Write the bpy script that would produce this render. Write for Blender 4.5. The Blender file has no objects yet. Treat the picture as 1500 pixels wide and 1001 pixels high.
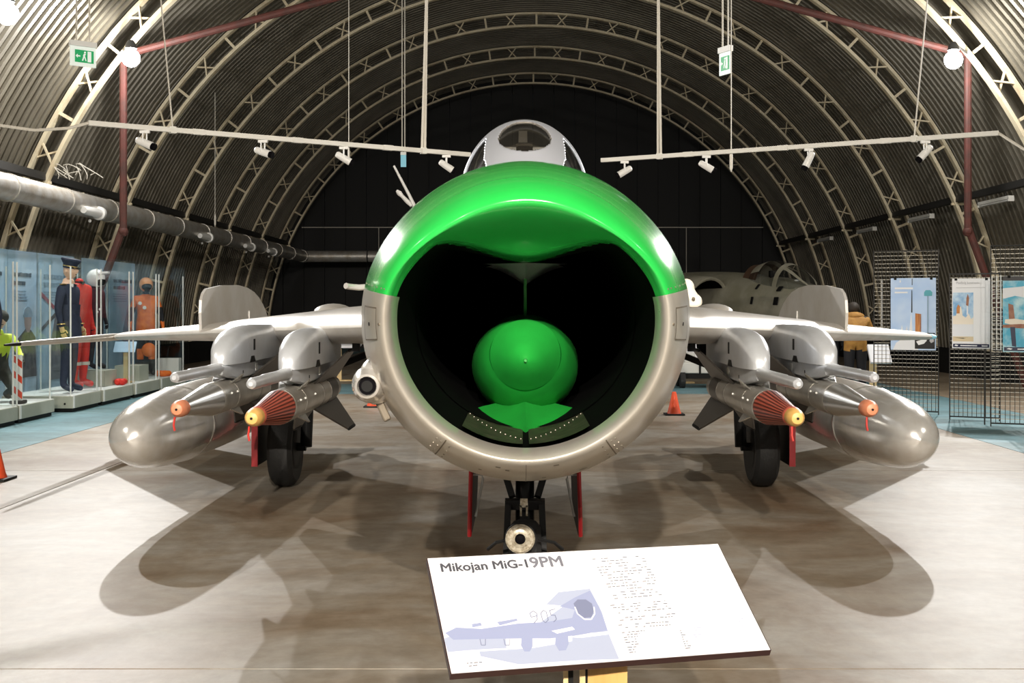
import bpy, bmesh, math, random
from mathutils import Vector, Matrix
random.seed(7)
PI = math.pi
S = bpy.context.scene
COL = S.collection

# ---------------------------------------------------------------- camera, world, exposure
F = 1750.0                                   # focal length in pixels of the 1500 px wide frame
CAMZ = 1.5
cam_d = bpy.data.cameras.new('camera')
cam = bpy.data.objects.new('camera', cam_d)
COL.objects.link(cam)
cam.location = (0, 0, CAMZ)
cam.rotation_euler = (PI / 2, 0, 0)
cam_d.sensor_width = 36.0
cam_d.lens = 36.0 * F / 1500.0
cam_d.shift_x = -14.0 / 1500.0
cam_d.shift_y = -50.5 / 1500.0
cam_d.clip_end = 200
S.camera = cam

w = bpy.data.worlds.new('world')
S.world = w
w.use_nodes = True
w.node_tree.nodes['Background'].inputs[0].default_value = (0.9, 0.95, 1.0, 1)
w.node_tree.nodes['Background'].inputs[1].default_value = 0.004

S.cycles.transparent_max_bounces = 48      # many panes of glass stand one behind the other
vs = S.view_settings
vs.view_transform = 'Standard'
vs.look = 'None'
vs.gamma = 1.0
vs.use_curve_mapping = False
vs.exposure = 0.0

# floodlight positions (X, Y, Z), aim point, watts
BACK_W = 340.0
FRONT_W = 60.0
WALL_W = 165.0
FLOODS = [
    ((-6.54, 20.0, 5.67), (0.3, 6.0, 0.0), BACK_W),
    ((7.23, 20.0, 5.64), (0.3, 6.0, 0.0), BACK_W),
    ((-6.89, 16.0, 5.43), (0.3, 5.0, 0.0), BACK_W),
    ((7.75, 16.0, 5.43), (0.3, 5.0, 0.0), BACK_W),
    ((-6.6, 2.9, 5.5), (-2.0, 14.0, 2.0), FRONT_W),
    ((7.4, 2.9, 5.5), (2.8, 14.0, 2.0), FRONT_W),
    ((-6.6, -5.7, 5.5), (0.0, 6.0, 0.8), FRONT_W),
    ((7.4, -5.7, 5.5), (0.0, 6.0, 0.8), FRONT_W),
    ((-0.7, -9.6, 6.6), (0.0, 5.0, 1.7), WALL_W),
    ((1.5, -9.6, 6.6), (0.0, 5.0, 1.7), WALL_W),
]

# ---------------------------------------------------------------- helpers
def P(px, py, Y):
    """world point seen at photo pixel (px, py) when it stands at distance Y"""
    return Vector(((px - 764.0) * Y / F, Y, CAMZ + (450.0 - py) * Y / F))

def ss(a, b, x):
    t = max(0.0, min(1.0, (x - a) / (b - a)))
    return t * t * (3 - 2 * t)

def lerp(a, b, t):
    return a + (b - a) * t

MATS = {}
def mat(name, c, rough=0.5, metal=0.0, c2=None, scale=6.0, detail=4.0, lo=0.35, hi=0.65, bump=0.0, bscale=40.0,
        rvar=0.0, emit=None, es=0.0, coat=0.0, stretch=None, spec=None):
    m = bpy.data.materials.new(name)
    m.use_nodes = True
    nt = m.node_tree
    b = nt.nodes['Principled BSDF']
    b.inputs['Base Color'].default_value = (*c, 1)
    b.inputs['Roughness'].default_value = rough
    b.inputs['Metallic'].default_value = metal
    if spec is not None:
        b.inputs['Specular IOR Level'].default_value = spec
    if coat:
        b.inputs['Coat Weight'].default_value = coat
        b.inputs['Coat Roughness'].default_value = 0.08
    if emit:
        b.inputs['Emission Color'].default_value = (*emit, 1)
        b.inputs['Emission Strength'].default_value = es
    if c2 or bump or rvar:
        tc = nt.nodes.new('ShaderNodeTexCoord')
        src = tc.outputs['Object']
        if stretch:
            mp = nt.nodes.new('ShaderNodeMapping')
            mp.inputs['Scale'].default_value = stretch
            nt.links.new(src, mp.inputs[0])
            src = mp.outputs[0]
        n = nt.nodes.new('ShaderNodeTexNoise')
        n.inputs['Scale'].default_value = scale
        n.inputs['Detail'].default_value = detail
        n.inputs['Roughness'].default_value = 0.6
        nt.links.new(src, n.inputs['Vector'])
        if c2:
            r = nt.nodes.new('ShaderNodeValToRGB')
            r.color_ramp.elements[0].position = lo
            r.color_ramp.elements[0].color = (*c, 1)
            r.color_ramp.elements[1].position = hi
            r.color_ramp.elements[1].color = (*c2, 1)
            nt.links.new(n.outputs['Fac'], r.inputs[0])
            nt.links.new(r.outputs[0], b.inputs['Base Color'])
        if rvar:
            mr = nt.nodes.new('ShaderNodeMapRange')
            mr.inputs['To Min'].default_value = rough - rvar
            mr.inputs['To Max'].default_value = rough + rvar
            nt.links.new(n.outputs['Fac'], mr.inputs[0])
            nt.links.new(mr.outputs[0], b.inputs['Roughness'])
        if bump:
            n2 = nt.nodes.new('ShaderNodeTexNoise')
            n2.inputs['Scale'].default_value = bscale
            n2.inputs['Detail'].default_value = 5.0
            nt.links.new(src, n2.inputs['Vector'])
            bp = nt.nodes.new('ShaderNodeBump')
            bp.inputs['Strength'].default_value = bump
            bp.inputs['Distance'].default_value = 0.02
            nt.links.new(n2.outputs['Fac'], bp.inputs['Height'])
            nt.links.new(bp.outputs[0], b.inputs['Normal'])
    MATS[name] = m
    return m

def glass_mat(name, tint, gloss=0.12, rough=0.02):
    m = bpy.data.materials.new(name)
    m.use_nodes = True
    nt = m.node_tree
    nt.nodes.clear()
    o = nt.nodes.new('ShaderNodeOutputMaterial')
    t = nt.nodes.new('ShaderNodeBsdfTransparent')
    t.inputs[0].default_value = (*tint, 1)
    g = nt.nodes.new('ShaderNodeBsdfGlossy')
    g.inputs[0].default_value = (0.95, 0.97, 1, 1)
    g.inputs['Roughness'].default_value = rough
    mx = nt.nodes.new('ShaderNodeMixShader')
    mx.inputs[0].default_value = gloss
    nt.links.new(t.outputs[0], mx.inputs[1])
    nt.links.new(g.outputs[0], mx.inputs[2])
    nt.links.new(mx.outputs[0], o.inputs[0])
    MATS[name] = m
    return m

WL = {}                                       # world location of every parent Empty / object
def wl(o):
    return WL.get(o.name, Vector((0, 0, 0)))

class MB:
    """collects faces, then becomes ONE mesh object"""
    def __init__(s):
        s.v = []; s.f = []; s.mi = []; s.cur = 0
    def add(s, vs_, fs):
        b = len(s.v)
        s.v += [Vector(p) for p in vs_]
        for f in fs:
            s.f.append([b + i for i in f]); s.mi.append(s.cur)
        return s
    def box(s, c, d, M=None):
        x, y, z = d[0] / 2, d[1] / 2, d[2] / 2
        vv = [Vector((i * x, j * y, k * z)) for k in (-1, 1) for j in (-1, 1) for i in (-1, 1)]
        if M is not None:
            vv = [M @ q for q in vv]
        c = Vector(c)
        return s.add([q + c for q in vv], [(0, 2, 3, 1), (4, 5, 7, 6), (0, 1, 5, 4), (2, 6, 7, 3), (0, 4, 6, 2), (1, 3, 7, 5)])
    def bar(s, p0, p1, a, b, up=(0, 0, 1)):
        """rectangular bar from p0 to p1: a across, b along up"""
        p0 = Vector(p0); p1 = Vector(p1)
        t = (p1 - p0).normalized()
        u = Vector(up)
        x = t.cross(u)
        if x.length < 1e-5:
            x = t.cross(Vector((1, 0, 0)))
        x.normalize(); u = x.cross(t)
        vv = []
        for p in (p0, p1):
            for i, j in ((-1, -1), (1, -1), (1, 1), (-1, 1)):
                vv.append(p + x * (i * a / 2) + u * (j * b / 2))
        return s.add(vv, [(3, 2, 1, 0), (4, 5, 6, 7), (0, 1, 5, 4), (1, 2, 6, 5), (2, 3, 7, 6), (3, 0, 4, 7)])
    def rings(s, rs, closed=True, cap0=True, cap1=True):
        n = len(rs[0]); vv = []; ff = []
        for r in rs:
            vv += list(r)
        for k in range(len(rs) - 1):
            for i in range(n if closed else n - 1):
                j = (i + 1) % n
                ff.append((k * n + i, k * n + j, (k + 1) * n + j, (k + 1) * n + i))
        if cap0: ff.append(tuple(range(n - 1, -1, -1)))
        if cap1: ff.append(tuple(range((len(rs) - 1) * n, len(rs) * n)))
        return s.add(vv, ff)
    def lathe(s, prof, o=(0, 0, 0), d=(0, 1, 0), n=24, cap0=True, cap1=True, ey=1.0):
        """prof: (radius, distance along d)"""
        o = Vector(o); d = Vector(d).normalized()
        a = d.cross(Vector((0, 0, 1)))
        if a.length < 1e-4: a = Vector((1, 0, 0))
        a.normalize(); b = a.cross(d)
        rs = []
        for r, t in prof:
            r = max(r, 1e-4)
            rs.append([o + d * t + a * (r * math.cos(2 * PI * i / n)) + b * (r * ey * math.sin(2 * PI * i / n)) for i in range(n)])
        return s.rings(rs, True, cap0, cap1)
    def cyl(s, p0, p1, r0, r1=None, n=12):
        p0 = Vector(p0); p1 = Vector(p1)
        L = (p1 - p0).length
        return s.lathe([(r0, 0), (r0 if r1 is None else r1, L)], p0, p1 - p0, n)
    def tube(s, pts, r, n=8, r1=None):
        pts = [Vector(p) for p in pts]
        rs = []
        N = len(pts)
        for i, p in enumerate(pts):
            t = (pts[min(i + 1, N - 1)] - pts[max(i - 1, 0)]).normalized()
            a = t.cross(Vector((0.13, 0.21, 0.97))).normalized()
            b = a.cross(t)
            rr = r if r1 is None else lerp(r, r1, i / (N - 1))
            rs.append([p + a * rr * math.cos(2 * PI * k / n) + b * rr * math.sin(2 * PI * k / n) for k in range(n)])
        return s.rings(rs)
    def ball(s, c, r, n=12, m=8):
        c = Vector(c)
        if not hasattr(r, '__len__'): r = (r, r, r)
        rs = []
        for j in range(m + 1):
            ph = -PI / 2 + PI * j / m
            cr = max(math.cos(ph), 0.002)
            rs.append([c + Vector((r[0] * cr * math.cos(2 * PI * i / n), r[1] * cr * math.sin(2 * PI * i / n), r[2] * math.sin(ph))) for i in range(n)])
        return s.rings(rs)
    def prism(s, outline, fn, t0, t1):
        """outline of 2D points, fn(a, b, t) -> 3D; extruded from t0 to t1"""
        n = len(outline)
        vv = [fn(a, b, t0) for a, b in outline] + [fn(a, b, t1) for a, b in outline]
        ff = [tuple(range(n - 1, -1, -1)), tuple(range(n, 2 * n))]
        for i in range(n):
            j = (i + 1) % n
            ff.append((i, j, n + j, n + i))
        return s.add(vv, ff)
    def mesh(s, name, mats, off=None, smooth=30):
        me = bpy.data.meshes.new(name)
        off = off or Vector((0, 0, 0))
        me.from_pydata([tuple(p - off) for p in s.v], [], s.f)
        for m in (mats if isinstance(mats, (list, tuple)) else [mats]):
            me.materials.append(MATS[m] if isinstance(m, str) else m)
        if any(s.mi): me.polygons.foreach_set('material_index', s.mi)
        bm = bmesh.new(); bm.from_mesh(me)
        bmesh.ops.recalc_face_normals(bm, faces=bm.faces)
        bm.to_mesh(me); bm.free()
        if smooth:
            me.polygons.foreach_set('use_smooth', [True] * len(me.polygons))
            me.set_sharp_from_angle(angle=math.radians(smooth))
        me.update()
        return me
    def build(s, name, mats, parent=None, smooth=30, local=False, bevel=0):
        off = Vector((0, 0, 0)) if (local or parent is None) else wl(parent)
        me = s.mesh(name, mats, off, smooth)
        o = bpy.data.objects.new(name, me)
        COL.objects.link(o)
        if parent is not None:
            o.parent = parent
            WL[o.name] = wl(parent)
        if bevel:
            bv = o.modifiers.new('bevel', 'BEVEL'); bv.width = bevel; bv.segments = 2; bv.limit_method = 'ANGLE'
        return o
    def thing(s, name, mats, label, cat, group=None, smooth=30, bevel=0, kind=None):
        """a top-level thing that is one mesh; origin at the centre of its base"""
        xs = [p.x for p in s.v]; ys = [p.y for p in s.v]; zs = [p.z for p in s.v]
        c = Vector(((min(xs) + max(xs)) / 2, (min(ys) + max(ys)) / 2, min(zs)))
        me = s.mesh(name, mats, c, smooth)
        o = bpy.data.objects.new(name, me); COL.objects.link(o)
        o.location = c; WL[o.name] = c
        tag(o, label, cat, group, kind)
        if bevel:
            bv = o.modifiers.new('bevel', 'BEVEL'); bv.width = bevel; bv.segments = 2; bv.limit_method = 'ANGLE'
        return o

def tag(o, label=None, cat=None, group=None, kind=None):
    if label: o['label'] = label
    if cat: o['category'] = cat
    if group: o['group'] = group
    if kind: o['kind'] = kind
    return o

def empty(name, loc=(0, 0, 0), label=None, cat=None, group=None, kind=None, rz=0.0, parent=None):
    o = bpy.data.objects.new(name, None)
    COL.objects.link(o)
    o.empty_display_size = 0.1
    o.rotation_euler = (0, 0, rz)
    if parent is not None:
        o.parent = parent
        o.location = Vector(loc) - wl(parent)
    else:
        o.location = loc
    WL[o.name] = Vector(loc)
    return tag(o, label, cat, group, kind)

def inst(name, me, parent, loc=(0, 0, 0), rot=(0, 0, 0)):
    o = bpy.data.objects.new(name, me)
    COL.objects.link(o)
    o.parent = parent
    o.location = loc
    o.rotation_euler = rot
    return o

def text_geo(body, size=1.0, bold=0.0):
    cu = bpy.data.curves.new('text', 'FONT')
    cu.body = body; cu.size = size; cu.offset = bold; cu.resolution_u = 3
    ob = bpy.data.objects.new('text', cu)
    COL.objects.link(ob)
    dg = bpy.context.evaluated_depsgraph_get()
    me = bpy.data.meshes.new_from_object(ob.evaluated_get(dg))
    vv = [(q.co.x, q.co.y) for q in me.vertices]
    ff = [tuple(p.vertices) for p in me.polygons]
    bpy.data.objects.remove(ob); bpy.data.curves.remove(cu); bpy.data.meshes.remove(me)
    return vv, ff

def catmull(pts, k=3):
    out = []
    n = len(pts)
    for i in range(n - 1):
        p0 = pts[max(i - 1, 0)]; p1 = pts[i]; p2 = pts[i + 1]; p3 = pts[min(i + 2, n - 1)]
        for j in range(k):
            t = j / k
            out.append(tuple(0.5 * ((2 * b) + (-a + c) * t + (2 * a - 5 * b + 4 * c - d) * t * t + (-a + 3 * b - 3 * c + d) * t ** 3)
                             for a, b, c, d in zip(p0, p1, p2, p3)))
    out.append(tuple(pts[-1]))
    return out

# ---------------------------------------------------------------- materials
def concrete_mat(name, dark, mid, pale):
    m = bpy.data.materials.new(name); m.use_nodes = True
    nt = m.node_tree; N = nt.nodes; L = nt.links
    b = N['Principled BSDF']; b.inputs['Roughness'].default_value = 0.5
    geo = N.new('ShaderNodeNewGeometry')
    def noise(scale, detail, stretch=None, dist=0.0):
        src = geo.outputs['Position']
        if stretch:
            mp = N.new('ShaderNodeMapping'); mp.inputs['Scale'].default_value = stretch[0]; mp.inputs['Rotation'].default_value = (0, 0, stretch[1])
            L.new(src, mp.inputs[0]); src = mp.outputs[0]
        n = N.new('ShaderNodeTexNoise'); n.inputs['Scale'].default_value = scale; n.inputs['Detail'].default_value = detail
        n.inputs['Roughness'].default_value = 0.65; n.inputs['Distortion'].default_value = dist
        L.new(src, n.inputs['Vector']); return n.outputs['Fac']
    def ramp(src, pts):
        r = N.new('ShaderNodeValToRGB'); e = r.color_ramp.elements
        for i, (pos, col) in enumerate(pts):
            el = e[i] if i < 2 else e.new(pos)
            if i < 2: el.position = pos
            el.color = (*col, 1)
        L.new(src, r.inputs[0]); return r.outputs[0]
    def mix(f, x, y, kind='MIX'):
        mx = N.new('ShaderNodeMix'); mx.data_type = 'RGBA'; mx.blend_type = kind
        if isinstance(f, float): mx.inputs[0].default_value = f
        else: L.new(f, mx.inputs[0])
        L.new(x, mx.inputs[6]); L.new(y, mx.inputs[7]); return mx.outputs[2]
    base = ramp(noise(0.8, 9, dist=0.6), [(0.30, dark), (0.66, pale), (0.48, mid)])
    fine = ramp(noise(7.0, 8), [(0.30, (0.78, 0.76, 0.73)), (0.65, (1.06, 1.06, 1.06))])
    c = mix(1.0, base, fine, 'MULTIPLY')
    streak = ramp(noise(0.8, 7, ((0.25, 2.2, 1), 0.25)), [(0.44, (1, 1, 1)), (0.68, (0.74, 0.68, 0.60))])
    c = mix(0.8, c, streak, 'MULTIPLY')
    sc = ramp(noise(2.3, 12, ((1.0, 2.5, 1), 0.5), 1.2), [(0.70, (0, 0, 0)), (0.74, (1, 1, 1))])
    white = N.new('ShaderNodeRGB'); white.outputs[0].default_value = (0.62, 0.61, 0.58, 1)
    c = mix(sc, c, white.outputs[0])
    L.new(c, b.inputs['Base Color'])
    bp = N.new('ShaderNodeBump'); bp.inputs['Strength'].default_value = 0.15; bp.inputs['Distance'].default_value = 0.01
    L.new(noise(9, 8), bp.inputs['Height']); L.new(bp.outputs[0], b.inputs['Normal'])
    MATS[name] = m
concrete_mat('concrete', (0.20, 0.13, 0.075), (0.31, 0.26, 0.20), (0.41, 0.39, 0.355))
concrete_mat('blue_paint', (0.085, 0.17, 0.19), (0.13, 0.255, 0.295), (0.18, 0.32, 0.37))
mat('concrete_edge', (0.20, 0.15, 0.10), 0.6, 0, (0.28, 0.22, 0.15), 1.2, 8, 0.35, 0.65, 0.12, 9)
mat('joint', (0.07, 0.055, 0.04), 0.9)
mat('corrugated', (0.145, 0.126, 0.092), 0.5, 0.2, (0.22, 0.197, 0.15), 0.8, 6, 0.35, 0.7)
mat('rib_paint', (0.78, 0.68, 0.48), 0.5, 0, (0.60, 0.46, 0.28), 3.0, 6, 0.5, 0.75)
mat('rust_red', (0.10, 0.025, 0.018), 0.7, 0, (0.06, 0.022, 0.016), 5.0)
mat('dark_steel', (0.035, 0.033, 0.03), 0.6, 0.2)
mat('black_board', (0.012, 0.012, 0.012), 0.7)
mat('galvanised', (0.62, 0.60, 0.56), 0.4, 0.55, (0.46, 0.40, 0.32), 4.0, 6, 0.4, 0.7, 0.25, 12)
mat('white_plastic', (0.8, 0.79, 0.76), 0.4)
mat('track_white', (0.72, 0.70, 0.64), 0.45)
mat('cable_white', (0.66, 0.62, 0.54), 0.6)
mat('lamp_glow', (1, 1, 1), 0.4, emit=(0.93, 0.97, 1.0), es=60)
mat('lamp_body', (0.12, 0.12, 0.12), 0.5, 0.4)
mat('silver', (0.62, 0.61, 0.58), 0.34, 0.75, (0.52, 0.49, 0.44), 3.5, 7, 0.35, 0.72, 0.02, 30, 0.08)
mat('lip_silver', (0.66, 0.63, 0.57), 0.30, 0.55, (0.56, 0.51, 0.43), 2.6, 7, 0.38, 0.72, 0.02, 20, 0.06)
mat('panel_line', (0.19, 0.16, 0.12), 0.6, 0.4)
mat('wing_skin', (0.70, 0.68, 0.65), 0.34, 0.3, (0.56, 0.52, 0.46), 2.2, 7, 0.35, 0.72, 0.02, 30, 0.1)
mat('pylon_skin', (0.76, 0.79, 0.84), 0.30, 0.4, (0.64, 0.66, 0.68), 4.0, 6, 0.35, 0.7)
mat('tank_metal', (0.84, 0.83, 0.81), 0.20, 0.6, (0.68, 0.64, 0.58), 5.0, 7, 0.35, 0.7, 0.02, 14, 0.06)
mat('green_paint', (0.018, 0.42, 0.06), 0.22, 0, (0.024, 0.46, 0.075), 3.0, coat=0.5)
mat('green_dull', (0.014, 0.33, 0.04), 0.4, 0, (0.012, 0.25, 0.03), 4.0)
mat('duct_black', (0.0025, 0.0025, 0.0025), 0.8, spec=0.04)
mat('duct_metal', (0.085, 0.07, 0.05), 0.5, 0.4, (0.025, 0.02, 0.014), 22.0)
mat('rivet', (0.30, 0.27, 0.22), 0.45, 0.6)
mat('rubber', (0.012, 0.012, 0.012), 0.7, bump=0.2, bscale=30)
mat('gear_dark', (0.009, 0.009, 0.009), 0.55, spec=0.15)
mat('door_red', (0.30, 0.010, 0.014), 0.4)
mat('lens_black', (0.004, 0.0035, 0.0045), 0.6, spec=0.03)
mat('lamp_glass', (0.50, 0.46, 0.37), 0.3, 0.3, (0.22, 0.18, 0.12), 60)
mat('missile_metal', (0.56, 0.54, 0.50), 0.3, 0.6, (0.42, 0.39, 0.34), 5.0)
mat('missile_cone', (0.66, 0.65, 0.62), 0.26, 0.8)
mat('missile_dark', (0.10, 0.09, 0.08), 0.4, 0.6)
mat('cone_maroon', (0.17, 0.028, 0.016), 0.4)
mat('stripe_red', (0.50, 0.10, 0.06), 0.4)
mat('cap_yellow', (0.85, 0.52, 0.16), 0.45, 0, (0.78, 0.42, 0.10), 12)
mat('cap_orange', (0.80, 0.30, 0.16), 0.45, 0, (0.70, 0.24, 0.12), 12)
mat('ribbon_red', (0.55, 0.03, 0.02), 0.6)
mat('sign_white', (0.80, 0.80, 0.83), 0.5, spec=0.3)
mat('sign_edge', (0.035, 0.015, 0.015), 0.4)
mat('sign_title', (0.075, 0.075, 0.09), 0.65, spec=0.2)
mat('sign_title_glare', (0.17, 0.17, 0.20), 0.65, spec=0.2)  # title ink lightened to paint in the glare on the board
mat('sign_text', (0.13, 0.13, 0.16), 0.65, spec=0.2)
mat('print_lilac', (0.30, 0.335, 0.50), 0.65, spec=0.2)
mat('print_pale', (0.38, 0.42, 0.55), 0.65, spec=0.2)
mat('print_line', (0.19, 0.21, 0.32), 0.65, spec=0.2)
mat('wood', (0.62, 0.38, 0.13), 0.5, 0, (0.54, 0.31, 0.09), 4, stretch=(6, 6, 0.7))
mat('wood_pale', (0.72, 0.56, 0.30), 0.5, 0, (0.64, 0.47, 0.23), 4, stretch=(6, 6, 0.7))
mat('plinth_grey', (0.42, 0.43, 0.36), 0.55, 0, (0.36, 0.37, 0.30), 3)
mat('plinth_white', (0.74, 0.75, 0.72), 0.5)
mat('poster_blue', (0.40, 0.58, 0.78), 0.4, 0, (0.52, 0.68, 0.84), 1.6, 3)
mat('poster_text', (0.06, 0.10, 0.15), 0.5)
mat('poster_dim', (0.26, 0.38, 0.50), 0.5)
mat('photo_dark', (0.05, 0.055, 0.07), 0.5, 0, (0.15, 0.15, 0.17), 7)
mat('photo_grey', (0.22, 0.24, 0.29), 0.5, 0, (0.12, 0.12, 0.15), 8)
mat('photo_skin', (0.42, 0.34, 0.33), 0.5)
mat('photo_red', (0.40, 0.08, 0.12), 0.5)
mat('sky_blue', (0.42, 0.60, 0.90), 0.4, 0, (0.60, 0.74, 0.95), 1.8, 3)
mat('sky_mid', (0.20, 0.42, 0.70), 0.4, 0, (0.60, 0.76, 0.90), 9, 5)
mat('smoke_white', (0.80, 0.82, 0.86), 0.5)
mat('cream_print', (0.86, 0.78, 0.66), 0.5)
mat('sand_print', (0.72, 0.60, 0.40), 0.5)
mat('teal_print', (0.10, 0.40, 0.48), 0.4)
mat('orange_print', (0.65, 0.28, 0.08), 0.5, 0, (0.40, 0.14, 0.04), 9, stretch=(6, 6, 0.5))
mat('brown_print', (0.28, 0.10, 0.06), 0.5, 0, (0.40, 0.20, 0.12), 12)
mat('navy_print', (0.012, 0.018, 0.06), 0.4)
mat('black_print', (0.01, 0.01, 0.012), 0.4)
mat('white_print', (0.85, 0.86, 0.88), 0.4)
mat('grey_print', (0.52, 0.52, 0.54), 0.4)
mat('cyan_print', (0.06, 0.42, 0.62), 0.4, 0, (0.62, 0.82, 0.84), 3.5, 6, 0.42, 0.66)
mat('wire_dark', (0.03, 0.028, 0.025), 0.5, 0.3)
mat('wire_pale', (0.50, 0.47, 0.40), 0.45, 0.3)
mat('navy_cloth', (0.010, 0.016, 0.040), 0.75, 0, (0.016, 0.024, 0.055), 20)
mat('black_cloth', (0.010, 0.010, 0.014), 0.8)
mat('maroon_cloth', (0.07, 0.008, 0.016), 0.75, 0, (0.03, 0.006, 0.010), 9)
mat('red_cloth', (0.75, 0.025, 0.012), 0.6, 0, (0.62, 0.016, 0.010), 12)
mat('orange_cloth', (0.85, 0.20, 0.02), 0.6, 0, (0.68, 0.12, 0.012), 13, bump=0.3, bscale=16)
mat('hivis', (0.70, 0.85, 0.05), 0.6)
mat('camo_cloth', (0.055, 0.05, 0.035), 0.8, 0, (0.025, 0.025, 0.018), 18)
mat('mustard_cloth', (0.42, 0.22, 0.045), 0.75, 0, (0.32, 0.15, 0.03), 12, bump=0.4, bscale=14)
mat('skin', (0.72, 0.47, 0.33), 0.55)
mat('glove_cream', (0.72, 0.50, 0.24), 0.6)
mat('shirt_white', (0.8, 0.8, 0.8), 0.6)
mat('hair_dark', (0.03, 0.022, 0.016), 0.7)
mat('hair_grey', (0.20, 0.19, 0.18), 0.7)
mat('helmet_white', (0.85, 0.85, 0.86), 0.25)
mat('helmet_orange', (0.82, 0.36, 0.16), 0.3)
mat('visor_black', (0.008, 0.008, 0.01), 0.12)
mat('gold', (0.75, 0.55, 0.2), 0.3, 0.8)
mat('barrier_white', (0.85, 0.84, 0.82), 0.4)
mat('barrier_red', (0.75, 0.06, 0.02), 0.4)
mat('cone_orange', (0.80, 0.09, 0.025), 0.5)
mat('exit_green', (0.01, 0.30, 0.10), 0.4, emit=(0.02, 0.5, 0.16), es=0.25)
mat('exit_white', (0.82, 0.88, 0.84), 0.4, emit=(0.8, 0.9, 0.85), es=0.25)
mat('exit_blue', (0.20, 0.50, 0.62), 0.4, emit=(0.2, 0.55, 0.7), es=0.2)
mat('jet_camo', (0.26, 0.25, 0.18), 0.5, 0.1, (0.36, 0.34, 0.27), 1.4, 6, 0.4, 0.6)
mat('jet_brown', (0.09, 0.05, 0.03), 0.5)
mat('tub_grey', (0.30, 0.30, 0.29), 0.6)
mat('strap_red', (0.55, 0.10, 0.07), 0.6)
mat('cart_grey', (0.58, 0.58, 0.55), 0.5)
def globe_mat(name, col, es):
    m = bpy.data.materials.new(name); m.use_nodes = True
    nt = m.node_tree; nt.nodes.clear()
    o = nt.nodes.new('ShaderNodeOutputMaterial'); t = nt.nodes.new('ShaderNodeBsdfTransparent'); e = nt.nodes.new('ShaderNodeEmission')
    e.inputs[0].default_value = (*col, 1); e.inputs[1].default_value = es
    a = nt.nodes.new('ShaderNodeAddShader')
    nt.links.new(t.outputs[0], a.inputs[0]); nt.links.new(e.outputs[0], a.inputs[1]); nt.links.new(a.outputs[0], o.inputs[0])
    MATS[name] = m
globe_mat('globe_glow', (0.94, 0.97, 1.0), 40)
glass_mat('glass_case', (0.975, 0.99, 0.99), 0.035)
glass_mat('glass_canopy', (0.86, 0.88, 0.90), 0.16, 0.05)
glass_mat('glass_windscreen', (0.62, 0.58, 0.52), 0.10, 0.04)

# ================================================================ THE HALL
XC = 0.42                                     # axis of the arched hall
R_IN, R_OUT, R_SKIN = 9.42, 9.80, 9.90
PITCH = 4.3
RIBS = [33.65 + PITCH * k for k in range(-10, 3)]          # -9.35 .. 42.25
Y0, Y1 = RIBS[0] - 1.0, 43.9

# ---- floor: slabs on a dark base, painted strips along both sides and across
floor = empty('floor', (0, 0, 0), kind='structure')
MB().box((XC, (Y0 + Y1) / 2, -0.11), (21.0, Y1 - Y0 + 1.0, 0.12)).build('joint_bed', 'joint', floor, 0)
xs = [-9.75, -7.2, -5.33, -3.87, 5.15, 7.05, 10.6]
ys = [Y0 - 0.4, -7.05, -1.05, 4.95, 10.95, 16.95, 20.6, 23.3, 28.6, 34.6, 40.6, Y1 + 0.4]
for i in range(len(xs) - 1):
    for j in range(len(ys) - 1):
        g = 0.006
        x0, x1, y0, y1 = xs[i] + g, xs[i + 1] - g, ys[j] + g, ys[j + 1] - g
        if i in (1, 4): m, nm = 'blue_paint', 'painted_slab'
        elif j == 6 and i in (2, 3): m, nm = 'blue_paint', 'painted_slab'
        elif i in (0, 5): m, nm = 'concrete_edge', 'slab'
        else: m, nm = 'concrete', 'slab'
        MB().box(((x0 + x1) / 2, (y0 + y1) / 2, -0.025), (x1 - x0, y1 - y0, 0.05)).build(nm, m, floor, 0)

# ---- ceiling: corrugated arched skin, one sheet per bay, and lattice ribs
ceiling = empty('ceiling', (XC, 0, 0), kind='structure')
NW, NA = 19, 56
PROF = [(0.0, -0.05), (0.44, -0.05), (0.53, 0.045), (0.91, 0.045)]      # ridge, ridge, trough, trough
mb = MB()
rows = []
for k in range(NW * 4 + 1):
    y = PITCH / NW * (k // 4 + PROF[k % 4][0])
    r = R_SKIN + PROF[k % 4][1]
    rows.append([Vector((r * math.cos(PI * a / NA), y, r * math.sin(PI * a / NA))) for a in range(NA + 1)])
mb.rings(rows, closed=False, cap0=False, cap1=False)
skin_me = mb.mesh('corrugated_sheet', 'corrugated', smooth=25)
for k in range(len(RIBS)):
    if RIBS[k] < 41:
        inst('corrugated_sheet', skin_me, ceiling, (0, RIBS[k], 0))
inst('corrugated_sheet', skin_me, ceiling, (0, RIBS[0] - PITCH, 0))
inst('corrugated_sheet', skin_me, ceiling, (0, RIBS[-1], 0))

def arc_bar(r, wd, th, n=72):
    mb = MB(); rs = []
    for a in range(n + 1):
        t = PI * a / n
        e = Vector((math.cos(t), 0, math.sin(t)))
        rs.append([e * (r - th / 2) + Vector((0, -wd / 2, 0)), e * (r - th / 2) + Vector((0, wd / 2, 0)),
                   e * (r + th / 2) + Vector((0, wd / 2, 0)), e * (r + th / 2) + Vector((0, -wd / 2, 0))])
    mb.rings(rs)
    return mb
in_me = arc_bar(R_IN, 0.15, 0.06).mesh('inner_chord', 'rib_paint', smooth=40)
out_me = arc_bar(R_OUT - 0.03, 0.15, 0.06).mesh('outer_chord', 'rib_paint', smooth=40)
mb = MB(); mb.bar((R_IN, 0, 0), (R_OUT - 0.03, 0, 0), 0.055, 0.055)
post_me = mb.mesh('strut', 'rib_paint', smooth=0)
mb = MB()
mb.bar((R_IN, 0.025, -0.15), (R_OUT - 0.03, 0.025, 0.15), 0.03, 0.05, (0, 1, 0))
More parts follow.
